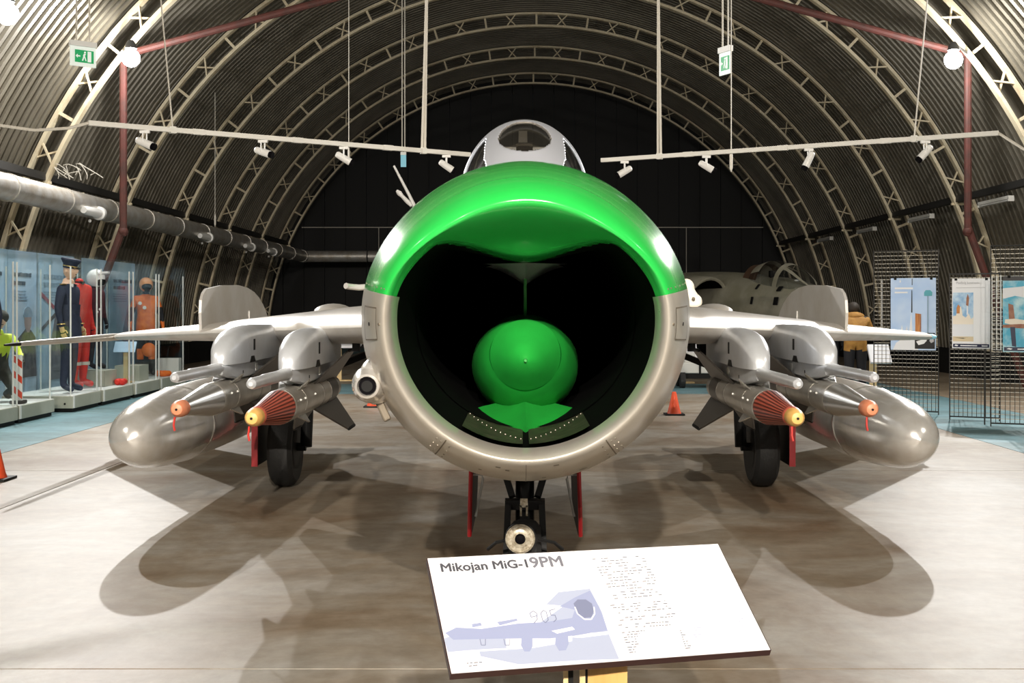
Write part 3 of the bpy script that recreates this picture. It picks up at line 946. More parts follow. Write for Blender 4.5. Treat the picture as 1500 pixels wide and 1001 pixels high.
for t in (fr, gw, gs): clean(t)
mat('canopy_paint', (0.46, 0.48, 0.53), 0.35, 0.2)
cf = fr.build('canopy_frame', 'canopy_paint', jet, 60)
sd = cf.modifiers.new('thick', 'SOLIDIFY'); sd.thickness = 0.012
gw.build('windscreen', 'glass_windscreen', jet, 60)
gs.build('canopy_glass', 'glass_canopy', jet, 60)
# cockpit seen through the windscreen
seat = MB().box((AX, 7.35, 2.30), (.34, .12, .36)).build('seat_headrest', 'tub_grey', jet, 0, bevel=.02)
for sx in (-1, 1):
    MB().box((AX + sx * .13, 7.25, 2.36), (.07, .1, .14)).build('head_pad', 'plinth_grey', seat, 0)
    MB().bar((AX + sx * .04, 7.2, 2.32), (AX + sx * .17, 7.15, 2.30), .03, .025).build('strap', 'strap_red', seat, 0)
mb = MB(); mb.lathe([(.2, 0), (.24, .12), (.22, .35)], (AX, 6.25, 2.12), (0, 1, 0), 24, ey=.7); mb.build('instrument_coaming', 'tub_grey', jet)
MB().box((AX, 6.5, 2.33), (.09, .08, .12)).build('gunsight', 'gear_dark', jet, 0)
mb = MB(); mb.tube([(AX + .17 * math.cos(PI * i / 10), 6.62, 2.2 + .11 * math.sin(PI * i / 10)) for i in range(11)], .012, 6); mb.build('canopy_hoop', 'pylon_skin', jet)

# ---- small fittings on the nose
pod = MB()
pc = Vector((-.565, 4.36, 1.21))
pod.lathe([(.030, .03), (.036, .0), (.045, .005), (.062, .05), (.073, .13), (.074, .22), (.062, .4), (.03, .7)], pc, (0, 1, 0), 24)
podo = pod.build('camera_pod', 'tank_metal', jet); podo['label'] = 'polished teardrop camera pod with a dark round lens'
MB().lathe([(.031, 0), (.031, .01)], pc + Vector((0, .012, 0)), (0, 1, 0), 20).build('lens', 'lens_black', podo)
MB().lathe([(.017, 0), (.021, .0), (.021, .006), (.017, .006)], pc + Vector((0, .006, 0)), (0, 1, 0), 16).build('lens_ring', 'gear_dark', podo)
mb = MB(); mb.ball((-.545, 4.52, 1.222), (.075, .13, .092), 18, 12); mb.build('pod_flange', 'tank_metal', podo)
mb = MB(); mb.bar((-.54, 4.50, 1.15), (-.50, 4.47, 1.075), .03, .02, (0, 1, 0)); mb.build('pod_bracket', 'panel_line', podo, 0, bevel=.008)
mb = MB(); mb.ball((-.545, 4.45, 1.31), (.025, .06, .035), 12, 8); mb.build('pod_cap', 'tank_metal', podo)
mb = MB(); mb.tube([(-.63, 5.0, 1.585), (-.68, 4.99, 1.582), (-.715, 4.97, 1.585), (-.728, 4.95, 1.588)], .013, 8); mb.build('temperature_probe', 'tank_metal', jet)
mb = MB(); mb.tube([(-.555, 6.2, 2.02), P(600, 287, 6.2), P(577, 243, 6.2)], .011, 8, .006); mb.build('whip_aerial', 'tub_grey', jet)
mb = MB(); mb.lathe([(.008, 0), (.012, .03), (.010, .07), (.014, .09), (.008, .11)], P(603, 302, 6.1), P(583, 281, 6.1) - P(603, 302, 6.1), 10); mb.build('stub_aerial', 'tub_grey', jet)
def hp(px, py, t): return P(px, py, 5.35 + t)
mb = MB(); mb.prism([(1000, 408), (1011, 409), (1017, 416), (1017, 424), (1022, 431), (1028, 436), (1029, 447), (1022, 451), (1000, 450)], hp, 0, .06)
hl = mb.build('hinge_lug', 'cable_white', jet, 0, bevel=.012)
MB().ball(P(1016, 438, 5.34), .008, 8, 6).build('hinge_bolt', 'panel_line', hl)

# ---- wings
def wing_le(x): return 6.95 + (x - .65) * 1.571
def wing(sx):
    st = [(.5, 3.75, .31, 1.400), (.8, 3.6, .30, 1.385), (1.25, 3.36, .285, 1.36), (2.0, 2.98, .235, 1.316), (2.85, 2.55, .175, 1.267), (3.6, 2.2, .135, 1.223), (4.1, 1.95, .11, 1.194), (4.40, 1.75, .09, 1.177), (4.53, 1.3, .05, 1.171)]
    af = [(0, 0), (.012, .16), (.04, .29), (.1, .42), (.2, .49), (.35, .5), (.55, .40), (.75, .24), (.9, .10), (1, .01)]
    mb = MB(); rs = []
    for x, c, t, z in st:
        le = wing_le(x)
        if x > 4.2: le = wing_le(4.1) + (x - 4.1) * 1.6 + (.12 if x > 4.45 else 0)
        up = [Vector((AX + sx * x, le + u * c, z + h * t)) for u, h in af]
        dn = [Vector((AX + sx * x, le + u * c, z - h * t * .9)) for u, h in af[-2:0:-1]]
        rs.append(up + dn)
    mb.rings(rs)
    wo = mb.build('wing', 'wing_skin', jet, 50)
    # fence
    X = 2.8
    ol = [(10.36, 1.25), (10.34, 1.45), (10.36, 1.56), (10.42, 1.62), (10.52, 1.66), (11.04, 1.70), (11.69, 1.715), (12.1, 1.695), (12.4, 1.655), (12.62, 1.60), (12.8, 1.535), (12.95, 1.46), (13.05, 1.39), (13.07, 1.25)]
    MB().prism(ol, lambda a, b, t: Vector((AX + sx * X + t, a, b)), -.012, .012).build('wing_fence', 'wing_skin', wo, 0)
    MB().bar((AX + sx * (X - .016), 12.15, 1.30), (AX + sx * (X - .016), 12.15, 1.46), .02, .01, (1, 0, 0)).build('fence_clip', 'white_plastic', wo, 0)
    # strips along the leading edge, wheel blister
    for xx in (1.42, 1.92, 2.9):
        le = wing_le(xx); z = 1.36 - .058 * (xx - 1.25)
        MB().ball((AX + sx * (xx - .07), le + .06, z + .03), (.03, .09, .05), 10, 8).build('pylon_fitting', 'pylon_skin', wo)
    MB().ball((AX + sx * 1.62, 10.2, 1.455), (.15, .5, .075), 16, 10).build('wheel_blister', 'wing_skin', wo)
    MB().box((AX + sx * 1.15, 8.2, 1.225), (.05, .05, .06)).build('hook', 'gear_dark', wo, 0)
    # flap and aileron lines on top
    for x0, x1 in ((.9, 2.7), (2.9, 4.2)):
        def te(x): return wing_le(x) + lerp(3.6, 1.9, (x - .8) / 3.3)
        MB().bar((AX + sx * x0, te(x0) - .55, 1.385 - .05 * (x0 - .9)), (AX + sx * x1, te(x1) - .45, 1.385 - .055 * (x1 - .9)), .02, .01).build('hinge_line', 'panel_line', wo, 0)
    return wo
wl_ = wing(-1); wr_ = wing(1)
wl_['label'] = 'swept wing with the long pitot boom'
wr_['label'] = 'swept wing without a boom'
mb = MB(); mb.lathe([(.035, .7), (.04, .2), (.036, -.3), (.031, -.8), (.026, -1.7), (.02, -2.15)], (AX - 4.47, 12.75, 1.172), (0, 1, 0), 14, True, True)
boom = mb.build('pitot_boom', 'wing_skin', wl_)
mb = MB(); mb.lathe([(.018, -2.15), (.016, -2.3), (.008, -2.46)], (AX - 4.47, 12.75, 1.172), (0, 1, 0), 10); mb.build('pitot_tip', 'gear_dark', boom)
MB().ball((AX + 4.47, 13.1, 1.175), (.05, .14, .03), 10, 8).build('navigation_light', 'exit_blue', wr_)

# ---- pylons with launch rails
def pylon(sx, X, dy, dz):
    x0 = AX + sx * X
    b, r0 = 1.123 + dz, 1.347 + dz
    ys = [7.16, 7.18, 7.23, 7.32, 7.45, 7.62, 7.85, 8.2, 8.6, 9.1]
    tops = [1.17, 1.215, 1.262, 1.302, 1.333, 1.352, 1.362, 1.365, 1.36, 1.33]
    hws = [.03, .05, .068, .082, .09, .092, .092, .09, .08, .03]
    mb = MB(); rs = []
    for y, t, hw in zip(ys, tops, hws):
        y += dy; t += dz
        ring = []
        cr = min(.07, hw * .85)
        pts_ = [(-hw, b), (-hw, t - cr)]
        for q in range(1, 6): pts_.append((-hw + cr - cr * math.cos(q * PI / 12), t - cr + cr * math.sin(q * PI / 12)))
        pts_.append((-hw + cr, t)); pts_.append((hw - cr, t))
        for q in range(5, 0, -1): pts_.append((hw - cr + cr * math.cos(q * PI / 12), t - cr + cr * math.sin(q * PI / 12)))
        pts_ += [(hw, t - cr), (hw, b)]
        rs.append([Vector((x0 + a, y, z)) for a, z in pts_])
    mb.rings(rs)
    po = mb.build('pylon', 'pylon_skin', jet, 45)
    for s2 in (-1, 1):
        MB().box((x0 + s2 * .092, 7.75 + dy, 1.235 + dz), (.004, .05, .075)).build('slot', 'gear_dark', po, 0)
        MB().prism([(7.62, 1.118), (7.66, 1.16), (7.74, 1.16), (7.78, 1.118)], lambda a, c, t: Vector((x0 + t, a + dy, c + dz)), s2 * .0925 - .003, s2 * .0925 + .003).build('latch_notch', 'gear_dark', po, 0)
    mb = MB()
    rs = []
    for y, hw, zt, zb in ((7.12, .035, 1.125, 1.06), (7.2, .05, 1.122, 1.045), (7.42, .062, 1.12, 1.02), (8.9, .06, 1.12, 1.02), (9.15, .03, 1.12, 1.08)):
        rs.append([Vector((x0 + a, y + dy, z + dz)) for a, z in ((-hw, zb + .01), (-hw * .8, zb), (hw * .8, zb), (hw, zb + .01), (hw, zt - .01), (hw * .9, zt), (-hw * .9, zt), (-hw, zt - .01))])
    mb.rings(rs)
    ro = mb.build('launch_rail', 'pylon_skin', po, 40)
    mb = MB(); mb.lathe([(.012, -.93), (.026, -.915), (.031, -.88), (.031, -.62), (.034, -.6), (.034, -.2), (.04, .05)], (x0, 7.12 + dy, 1.10 + dz), (0, 1, 0), 16)
    mb.build('rail_probe', 'pylon_skin', po)
    for s2 in (-1, 1):
        MB().box((x0 + s2 * .063, 7.95 + dy, 1.075 + dz), (.006, .06, .05)).build('rail_plate', 'white_plastic', po, 0)
        MB().box((x0 + s2 * .062, 7.55 + dy, 1.06 + dz), (.006, .012, .02)).build('rail_pin', 'gear_dark', po, 0)
    MB().box((x0, 8.25 + dy, 1.01 + dz), (.10, .08, .03)).build('rail_hook', 'wood_pale', po, 0)
for sx in (-1, 1):
    pylon(sx, 1.42, 0.0, 0.0)
    pylon(sx, 1.92, 0.35, 0.012)
    # tank strut
    MB().prism([(10.2, 1.27), (11.6, 1.27), (11.4, .925), (10.4, .925)], lambda a, b, t: Vector((AX + sx * 2.55 + t, a, b)), -.03, .03).build('tank_pylon', 'pylon_skin', jet, 0)

# ---- undercarriage
def wheel(c, r, wd, parent, n=28):
    mb = MB(); h = wd / 2
    mb.lathe([(r * .55, -h * .9), (r * .85, -h), (r * .96, -h * .7), (r, -h * .3), (r, h * .3), (r * .96, h * .7), (r * .85, h), (r * .55, h * .9)], c, (1, 0, 0), n)
    t = mb.build('tyre', 'rubber', parent)
    mb = MB(); mb.lathe([(r * .55, -h * .95), (r * .2, -h * .7), (r * .2, h * .7), (r * .55, h * .95)], c, (1, 0, 0), n); mb.build('hub', 'gear_dark', parent)
for sx in (-1, 1):
    x = AX + sx * 1.99
    g = MB().cyl((x - sx * .17, 10.0, .33), (x - sx * .17, 10.2, 1.2), .05, n=12).build('main_leg', 'gear_dark', jet)
    wheel((x, 10.0, .33), .33, .2, g)
    MB().cyl((x - sx * .17, 10.0, .33), (x, 10.0, .33), .035, n=10).build('axle', 'gear_dark', g)
    MB().bar((x - sx * .17, 10.1, .9), (x - sx * .9, 10.4, 1.2), .05, .05).build('side_brace', 'gear_dark', g, 0)
    MB().prism([(9.75, .2), (9.72, .75), (9.75, 1.22), (10.55, 1.22), (10.5, .7), (10.3, .2)], lambda a, b, t: Vector((x + sx * .20 + t, a, b)), -.012, .012).build('gear_door', 'gear_dark', g, 0)
    MB().bar((x + sx * .20, 9.735, .2), (x + sx * .20, 9.735, 1.2), .05, .02, (0, 1, 0)).build('door_edge', 'door_red', g, 0)
ng = MB().cyl((AX, 5.72, .45), (AX, 5.85, .95), .045, n=12).build('nose_leg', 'gear_dark', jet)
wheel((AX, 5.62, .25), .25, .15, ng)
for sx in (-1, 1):
    MB().bar((AX + sx * .092, 5.62, .25), (AX + sx * .08, 5.68, .56), .03, .06, (0, 1, 0)).build('fork', 'gear_dark', ng, 0)
    MB().bar((AX + sx * .06, 5.66, .60), (AX + sx * .12, 5.75, .78), .03, .04, (0, 1, 0)).build('scissor_link', 'gear_dark', ng, 0)
MB().box((AX, 5.70, .56), (.19, .08, .045)).build('fork_crown', 'gear_dark', ng, 0)
MB().box((AX - .005, 5.58, .585), (.035, .02, .04)).build('shackle', 'lamp_glass', ng, 0)
for sx in (-1, 1): MB().box((AX - .005 + sx * .014, 5.58, .55), (.009, .02, .05)).build('shackle', 'lamp_glass', ng, 0)
lt = MB(); lt.lathe([(.03, .12), (.06, .06), (.07, 0), (.07, -.012), (.06, -.012)], (AX - .022, 5.33, .468), (0, 1, 0), 24)
lo_ = lt.build('taxi_light', 'gear_dark', ng)
mb = MB(); mb.lathe([(.066, -.015), (.058, -.02), (.058, -.01)], (AX - .022, 5.33, .468), (0, 1, 0), 24); mb.build('lamp_rim', 'lamp_glass', ng)
mb = MB(); mb.lathe([(.057, -.008), (.04, -.016), (.024, -.018)], (AX - .022, 5.33, .468), (0, 1, 0), 24); mb.build('lamp_lens', 'lamp_glass', ng)
mb = MB(); mb.lathe([(.024, -.02), (.018, -.03), (.006, -.034)], (AX - .022, 5.33, .468), (0, 1, 0), 14); mb.build('lamp_bulb', 'lens_black', ng)
for sx in (-1, 1):
    mb = MB(); mb.tube([(AX + sx * .06, 5.4, .45), (AX + sx * .13, 5.38, .44), (AX + sx * .17, 5.42, .40)], .008, 6); mb.build('lamp_cable', 'gear_dark', ng)
    x = AX + sx * .255
    fn = lambda a, b, t: Vector((x + sx * (.0 + (.72 - b) * .03) + t, a, b))
    gd = MB().prism([(5.75, .40), (5.68, .55), (5.7, .80), (6.5, .80), (6.45, .5), (6.3, .40)], fn, -.008, .008).build('nose_gear_door', 'gear_dark', jet, 0)
    MB().tube([(x + sx * .012, 5.74, .40), (x + sx * .006, 5.66, .55), (x, 5.68, .80)], .011, 6).build('door_edge', 'door_red', gd)
    MB().tube([(x - sx * .02, 5.70, .50), (x - sx * .055, 5.70, .68), (x - sx * .05, 5.70, .70), (x - sx * .0, 5.70, .70)], .006, 6).build('door_rod', 'tub_grey', gd)

# ================================================================ MISSILES AND TANKS
def missile(sx, X, tip, z, inner, label):
    x = AX + sx * X
    o = empty('missile', (x, tip + 1.2, z), label, 'missile', 'missiles under the wings')
    A = Vector((x, tip, z))
    D = (0, 1, 0)
    cap = 'cap_yellow' if inner else 'cap_orange'
    mb = MB(); mb.lathe([(.012, -.012), (.03, -.005), (.043, .02), (.048, .05), (.048, .10), (.04, .11)], A, D, 20); co = mb.build('nose_cap', cap, o)
    mb = MB(); mb.lathe([(.007, -.018), (.007, .0)], A + Vector((0, 0, 0)), D, 8); mb.build('cap_hole', 'gear_dark', co)
    mb = MB(); mb.tube([A + Vector((-.02, .03, -.045)), A + Vector((-.024, .02, -.09)), A + Vector((-.018, .02, -.12))], .006, 6); mb.build('streamer', 'ribbon_red', co)
    mb = MB(); mb.lathe([(.042, .09), (.1, .68)], A, D, 28); cn = mb.build('nose_cone', 'cone_maroon' if inner else 'missile_cone', o)
    if inner:
        mb = MB(); n = 26
        for i in range(n):
            a0 = 2 * PI * i / n; a1 = a0 + 2 * PI / n * .52
            def cp(a, t, l=.0025):
                r = lerp(.042, .1, t) + l
                return A + Vector((r * math.cos(a), .09 + .59 * t, r * math.sin(a)))
            mb.add([cp(a0, .03), cp(a1, .03), cp(a1, .98), cp(a0, .98)], [(0, 1, 2, 3)])
        mb.build('painted_stripes', 'stripe_red', cn, 0)
        mb = MB(); mb.lathe([(.048, .10), (.053, .11), (.053, .13), (.05, .14)], A, D, 20); mb.build('cap_ring', 'stripe_red', cn)
    mb = MB(); mb.lathe([(.1, .68), (.101, .70), (.1, 1.9), (.1, 2.25), (.088, 2.5), (.06, 2.52)], A, D, 28); bo = mb.build('body', 'missile_metal', o)
    for t in (.70, 1.05, 1.7): MB().lathe([(.1015, t), (.1015, t + .012)], A, D, 28).build('body_band', 'missile_dark' if t == 1.7 else 'missile_metal', o)
    mb = MB(); mb.lathe([(.1025, 2.0), (.1025, 2.3)], A, D, 28); mb.build('motor_band', 'missile_dark', o)
    for k in range(4):
        a = math.radians([55, 125, 235, 305][k])
        e = Vector((math.cos(a), 0, math.sin(a))); nn = Vector((-math.sin(a), 0, math.cos(a)))
        def fp(r, y, t): return A + e * r + Vector((0, y, 0)) + nn * t
        MB().prism([(.09, 1.5), (.33, 2.12), (.33, 2.45), (.09, 2.48)], fp, -.006, .006).build('tail_fin', 'missile_dark', o, 0)
        MB().lathe([(.004, -.26), (.012, -.24), (.012, .02), (.004, .03)], A + e * .335 + Vector((0, 2.4, 0)), D, 8).build('fin_tracer', 'gear_dark', o)
        MB().prism([(.095, .95), (.155, 1.14), (.16, 1.18), (.095, 1.2)], fp, -.004, .004).build('canard', 'missile_cone', o, 0)
    for s2 in (-1, 1):
        for t in (.85, 1.0, 1.35):
            MB().ball(A + Vector((s2 * .098, t, .03)), .007, 6, 5).build('screw', 'white_plastic', o)
missile(-1, 1.42, 6.22, .920, True, 'missile with red-striped cone and yellow cap under the pitot boom wing')
missile(1, 1.42, 6.22, .920, True, 'missile with red-striped cone and yellow cap under the wing beside the posters')
missile(-1, 1.92, 6.60, .934, False, 'missile with plain silver cone and orange cap under the pitot boom wing')
missile(1, 1.92, 6.60, .934, False, 'missile with plain silver cone and orange cap under the wing beside the posters')

def tank(sx, label):
    x = AX + sx * 2.55; z = .64
    o = empty('drop_tank', (x, 10.3, z), label, 'drop tank', 'drop tanks under the wings')
    pr = catmull([(.0, .0), (.10, .04), (.17, .14), (.222, .35), (.256, .7), (.274, 1.1)], 4)
    mb = MB(); mb.lathe([(max(r, .002), 7.68 + t) for r, t in pr], (x, 0, z), (0, 1, 0), 40, True, False); mb.build('nose_section', 'tank_metal', o, 60)
    mb = MB(); mb.lathe([(.276, 8.78), (.279, 8.785), (.279, 8.81), (.276, 8.815)], (x, 0, z), (0, 1, 0), 40); mb.build('seam_band', 'missile_cone', o, 60)
    pr = catmull([(.274, 1.12), (.285, 1.8), (.285, 2.9), (.25, 3.9), (.16, 4.8), (.03, 5.4)], 4)
    mb = MB(); mb.lathe([(r, 7.68 + t) for r, t in pr], (x, 0, z), (0, 1, 0), 40, False, True); mb.build('body_section', 'tank_metal', o, 60)
    for s2 in (-1, 1):
        MB().prism([(12.1, .1), (12.9, .34), (13.1, .34), (13.05, .05)], lambda a, b, t: Vector((x + s2 * b, a, z + t)), -.008, .008).build('tail_fin', 'tank_metal', o, 0)
    MB().lathe([(.03, 0), (.03, .012)], (x - sx * .1, 9.6, z + .272), (-sx * .35, 0, .94), 12).build('filler_cap', 'missile_cone', o)
    mb = MB()
    for k in range(9): mb.box((x - sx * .235, 8.95 + k * .022, z + .158), (.003, .015, .012), Matrix.Rotation(sx * -.55, 3, 'Y'))
    mb.build('stencil', 'stripe_red', o, 0)
tank(-1, 'polished silver drop tank under the pitot boom wing')
tank(1, 'polished silver drop tank under the wing beside the posters')

# ================================================================ INFORMATION BOARD
BL = Vector((-0.155, 2.608, 0.698)); BR = Vector((0.586, 2.802, 0.695)); TL = Vector((-0.235, 2.900, 0.890))
e1 = (BR - BL); BW = e1.length; e1.normalize()
e2 = TL - BL; e2 = (e2 - e1 * e2.dot(e1)); BH = e2.length; e2.normalize()
en = e1.cross(e2).normalized()
ctr = BL + e1 * BW / 2 + e2 * BH / 2
board = empty('information_board', (ctr.x + .02, ctr.y, 0), 'tilted white information board about the jet on a wooden stand', 'board')
def BP(u, v, h): return BL + e1 * (u * BW) + e2 * (v * BH) + en * h
def bpoly(mb, pl, h):
    mb.prism(pl, BP, h - .0004, h)
MB().prism([(0, 0), (1, 0), (1, 1), (0, 1)], BP, -.018, -.0005).build('backing', 'sign_edge', board, 0)
face = MB().prism([(.003, .004), (.997, .004), (.997, .996), (.003, .996)], BP, -.0005, .0003).build('face', 'sign_white', board, 0)
# map: photo pixel on the board -> (u, v)
def uv(px, py):
    d = Vector(((px - 764) / F, 1, (450 - py) / F)); o = Vector((0, 0, CAMZ))
    t = (BL - o).dot(en) / d.dot(en); q = o + d * t - BL
    return (q.dot(e1) / BW, q.dot(e2) / BH)
def btext(body, px, py, width, name, m, bold=0.0, vscale=1.0):
    vv, ff = text_geo(body, 1.0)
    mx = max(a for a, b in vv)
    u0, v0 = uv(px, py)
    k = width / mx
    mb = MB()
    for q_, (du, dv) in enumerate(((0, 0), (bold, 0), (bold / 2, bold / 2), (bold / 2, -bold / 2))):
        mb.add([BP(u0 + (a + du) * k, v0 + (b + dv) * k * BW / BH * vscale, .0008 + q_ * .00005) for a, b in vv], ff)
    return mb.build(name, m, face, 0)
t1 = btext('Mikojan MiG-1', 645, 838.5, .283, 'title_text', 'sign_title', .06, 1.05)
btext('9PM', 777, 832.3, .108, 'title_text', 'sign_title_glare', .05, 1.05)  # end of the title in paler ink: glare painted as colour
# paragraph lines as broken dashes
rl = random.Random(3)
def para(name, pts4, lines, m='sign_text', dens=.55, hh=.006):
    (a0, b0), (a1, b1), (c0, d0), (c1, d1) = [uv(*p) for p in pts4]     # TL, TR, BL, BR
    mb = MB()
    for i in range(lines):
        t = i / max(lines - 1, 1)
        ua, ub = lerp(a0, c0, t), lerp(a1, c1, t); va = lerp(b0, d0, t); vb = lerp(b1, d1, t)
        u = ua; lim = ub - (rl.random() * .02)
        while u < lim:
            L = rl.uniform(.004, .016)
            if rl.random() < dens:
                v = lerp(va, vb, (u - ua) / (ub - ua))
                bpoly(mb, [(u, v), (min(u + L, lim + .002), v), (min(u + L, lim + .002), v + hh), (u, v + hh)], .0008)
            u += L + .004
    mb.build(name, m, face, 0)
para('paragraph', [(868, 820), (950, 815), (900, 878), (972, 872)], 15)
para('paragraph', [(894, 888), (980, 881), (906, 899), (985, 892)], 4)
para('paragraph', [(902, 907), (990, 900), (908, 910), (990, 904)], 2)
para('paragraph', [(906, 917), (994, 911), (910, 921), (990, 916)], 2)
para('data_table', [(911, 928), (944, 925), (922, 957), (936, 956)], 9, dens=.9)
para('data_table', [(996, 925), (1004, 924), (1004, 951), (1014, 950)], 9, dens=.9)
para('data_table', [(1012, 918), (1032, 916), (1018, 938), (1026, 937)], 7, 'print_pale', .7)
para('data_table', [(1080, 908), (1090, 907), (1096, 932), (1104, 931)], 8, 'print_pale', .7)
para('caption', [(684, 973), (707, 971), (687, 977), (704, 975)], 2, dens=.9)
# printed photograph of the jet
def shape(name, m, pl, h=.0006):
    mb = MB(); bpoly(mb, [uv(*p) for p in pl], h); mb.build(name, m, face, 0)
def stroke(name, m, pl, wd, h=.0011, closed=False):
    mb = MB()
    q = [uv(*p) for p in pl]
    if closed: q.append(q[0])
    for (a, b), (c, d) in zip(q, q[1:]):
        dx, dy = (c - a) * BW, (d - b) * BH
        L = math.hypot(dx, dy) or 1
        nx, ny = -dy / L * wd / BW, dx / L * wd / BH
        bpoly(mb, [(a + nx, b + ny), (c + nx, d + ny), (c - nx, d - ny), (a - nx, b - ny)], h)
    mb.build(name, m, face, 0)
shape('print_haze', 'print_pale', [(818, 868), (864, 863), (882, 898), (892, 930), (907, 966), (850, 968), (760, 974), (704, 962), (702, 955), (780, 950), (838, 940), (838, 930), (792, 912), (826, 888), (800, 886)])
shape('print_sky', 'print_pale', [(650, 936), (668, 930), (740, 928), (742, 950), (690, 953), (656, 956)], .0007)
shape('print_jet', 'print_lilac', [(652, 928), (668, 920), (705, 922), (760, 914), (800, 912), (838, 906), (842, 894), (820, 889), (842, 876), (864, 866), (878, 890), (890, 924), (868, 928), (838, 932), (806, 936), (757, 936), (700, 937), (664, 938)], .0009)
shape('print_wheel', 'print_lilac', [(764, 935), (780, 934), (780, 948), (776, 955), (768, 955), (763, 946)], .0010)
shape('print_wheel', 'print_lilac', [(814, 931), (832, 929), (833, 944), (829, 953), (819, 954), (813, 944)], .0010)
shape('print_wing', 'sign_white', [(808, 925), (838, 919), (842, 923), (816, 929)], .0011)
shape('print_wing', 'sign_white', [(834, 934), (866, 928), (890, 926), (891, 930), (852, 935)], .0011)
shape('print_engine', 'print_lilac', [(691, 915), (704, 913), (706, 917), (692, 920)], .0010)
shape('print_engine', 'print_lilac', [(728, 912), (757, 907), (758, 910), (732, 917)], .0010)
stroke('print_intake', 'sign_white', [(842, 890), (846, 900), (856, 908), (866, 908), (871, 900), (870, 890)], .0016)
shape('print_intake', 'print_line', [(840, 885), (846, 879), (858, 879), (867, 885), (870, 896), (866, 905), (856, 906), (846, 899)], .00105)
for bx in (703, 738):
    stroke('print_gear', 'print_line', [(bx, 937), (bx + 2, 946), (bx + 8, 946), (bx + 8, 937)], .0008)
for dg, pl in (('9', [(786, 903), (778, 905), (776, 899), (781, 896), (786, 899), (787, 908), (782, 914)]), ('0', [(796, 895), (800, 897), (803, 909), (799, 913), (795, 910), (792, 899), (796, 895)]), ('5', [(813, 893), (805, 895), (807, 902), (813, 902), (815, 908), (811, 912)])):
    stroke('print_number', 'print_line', pl, .0009, .0013)
# stand: two pale uprights with black edges and a wooden box leg
def upright(x0, x1, y, z1, m, name, th=.02):
    MB().box(((x0 + x1) / 2, y, z1 / 2 + .006), (x1 - x0, th, z1 - .012)).build(name, m, board, 0)
yb = 2.80
def sx_(px): return (px - 764) * yb / F
upright(sx_(825), sx_(832), yb, .72, 'wood_pale', 'upright')
upright(sx_(832.3), sx_(839.5), yb, .72, 'gear_dark', 'upright')
upright(sx_(849), sx_(857), yb, .72, 'wood_pale', 'upright')
upright(sx_(857.2), sx_(860.5), yb, .72, 'gear_dark', 'upright')
upright(sx_(861), sx_(919), yb + .06, .71, 'wood', 'box_leg', .12)
MB().box((sx_(872), yb + .04, .012), (.36, .3, .024)).build('foot_plate', 'wood', board, 0)

# ================================================================ DISPLAY CASES
CASES = [(14.10, 15.28, -6.44), (15.35, 16.50, -6.45), (17.00, 18.12, -6.38), (18.20, 19.58, -6.37), (19.68, 20.98, -6.36), (21.08, 22.65, -6.36)]
CTXT = ['glass case on grey plinth with a dark navy garment', 'glass case on grey plinth with a striped barrier board and yellow vest',
        'glass case on grey plinth with a navy officer uniform', 'glass case on grey plinth with a white helmet and red coverall',
        'glass case on grey plinth with a small lectern and grey block', 'glass case on grey plinth with an orange flying suit']
PH = .235
for (y0, y1, xf), lab in zip(CASES, CTXT):
    xb = xf - 1.02
    o = empty('display_case', ((xf + xb) / 2, (y0 + y1) / 2, 0), lab, 'display case', 'row of glass display cases')
    MB().box(((xf + xb) / 2, (y0 + y1) / 2, .03), (.96, y1 - y0 - .06, .05)).build('plinth_foot', 'gear_dark', o, 0)
    MB().box(((xf + xb) / 2, (y0 + y1) / 2, .055 + (PH - .06) / 2), (1.02, y1 - y0, PH - .06)).build('plinth', 'plinth_grey', o, 0, bevel=.006)
    MB().box(((xf + xb) / 2, (y0 + y1) / 2, PH - .003), (1.0, y1 - y0 - .02, .005)).build('plinth_top', 'plinth_white', o, 0)
    MB().lathe([(.015, 0), (.015, .006)], (xf - .12, y0 - .005, .12), (0, 1, 0), 8).build('lock', 'gear_dark', o)
    zt, g = 2.25, .008
    zc, hz = (zt + PH) / 2, zt - PH - .004
    MB().box((xf - .02, (y0 + y1) / 2, zc), (g, y1 - y0 - .06, hz)).build('glass_pane', 'glass_case', o, 0)
    MB().box((xb + .02, (y0 + y1) / 2, zc), (g, y1 - y0 - .06, hz)).build('glass_pane', 'glass_case', o, 0)
    MB().box(((xf + xb) / 2, y0 + .02, zc), (.96, g, hz)).build('glass_pane', 'glass_case', o, 0)
    MB().box(((xf + xb) / 2, y1 - .02, zc), (.96, g, hz)).build('glass_pane', 'glass_case', o, 0)
    MB().box(((xf + xb) / 2, (y0 + y1) / 2, zt), (1.02, y1 - y0, .01)).build('glass_top', 'glass_case', o, 0)
    for yy in (y0 + .035, y1 - .035):
        MB().cyl((xf - .05, yy, PH), (xf - .05, yy, 2.08), .012, n=8).build('support_rod', 'white_plastic', o)
    MB().cyl((xb + .05, y0 + .035, PH), (xb + .05, y0 + .035, 2.08), .012, n=8).build('support_rod', 'white_plastic', o)
    MB().box((xf + .004, y0 + .02, (PH + .06) / 2), (.01, .05, PH - .06)).build('corner_trim', 'plinth_white', o, 0)

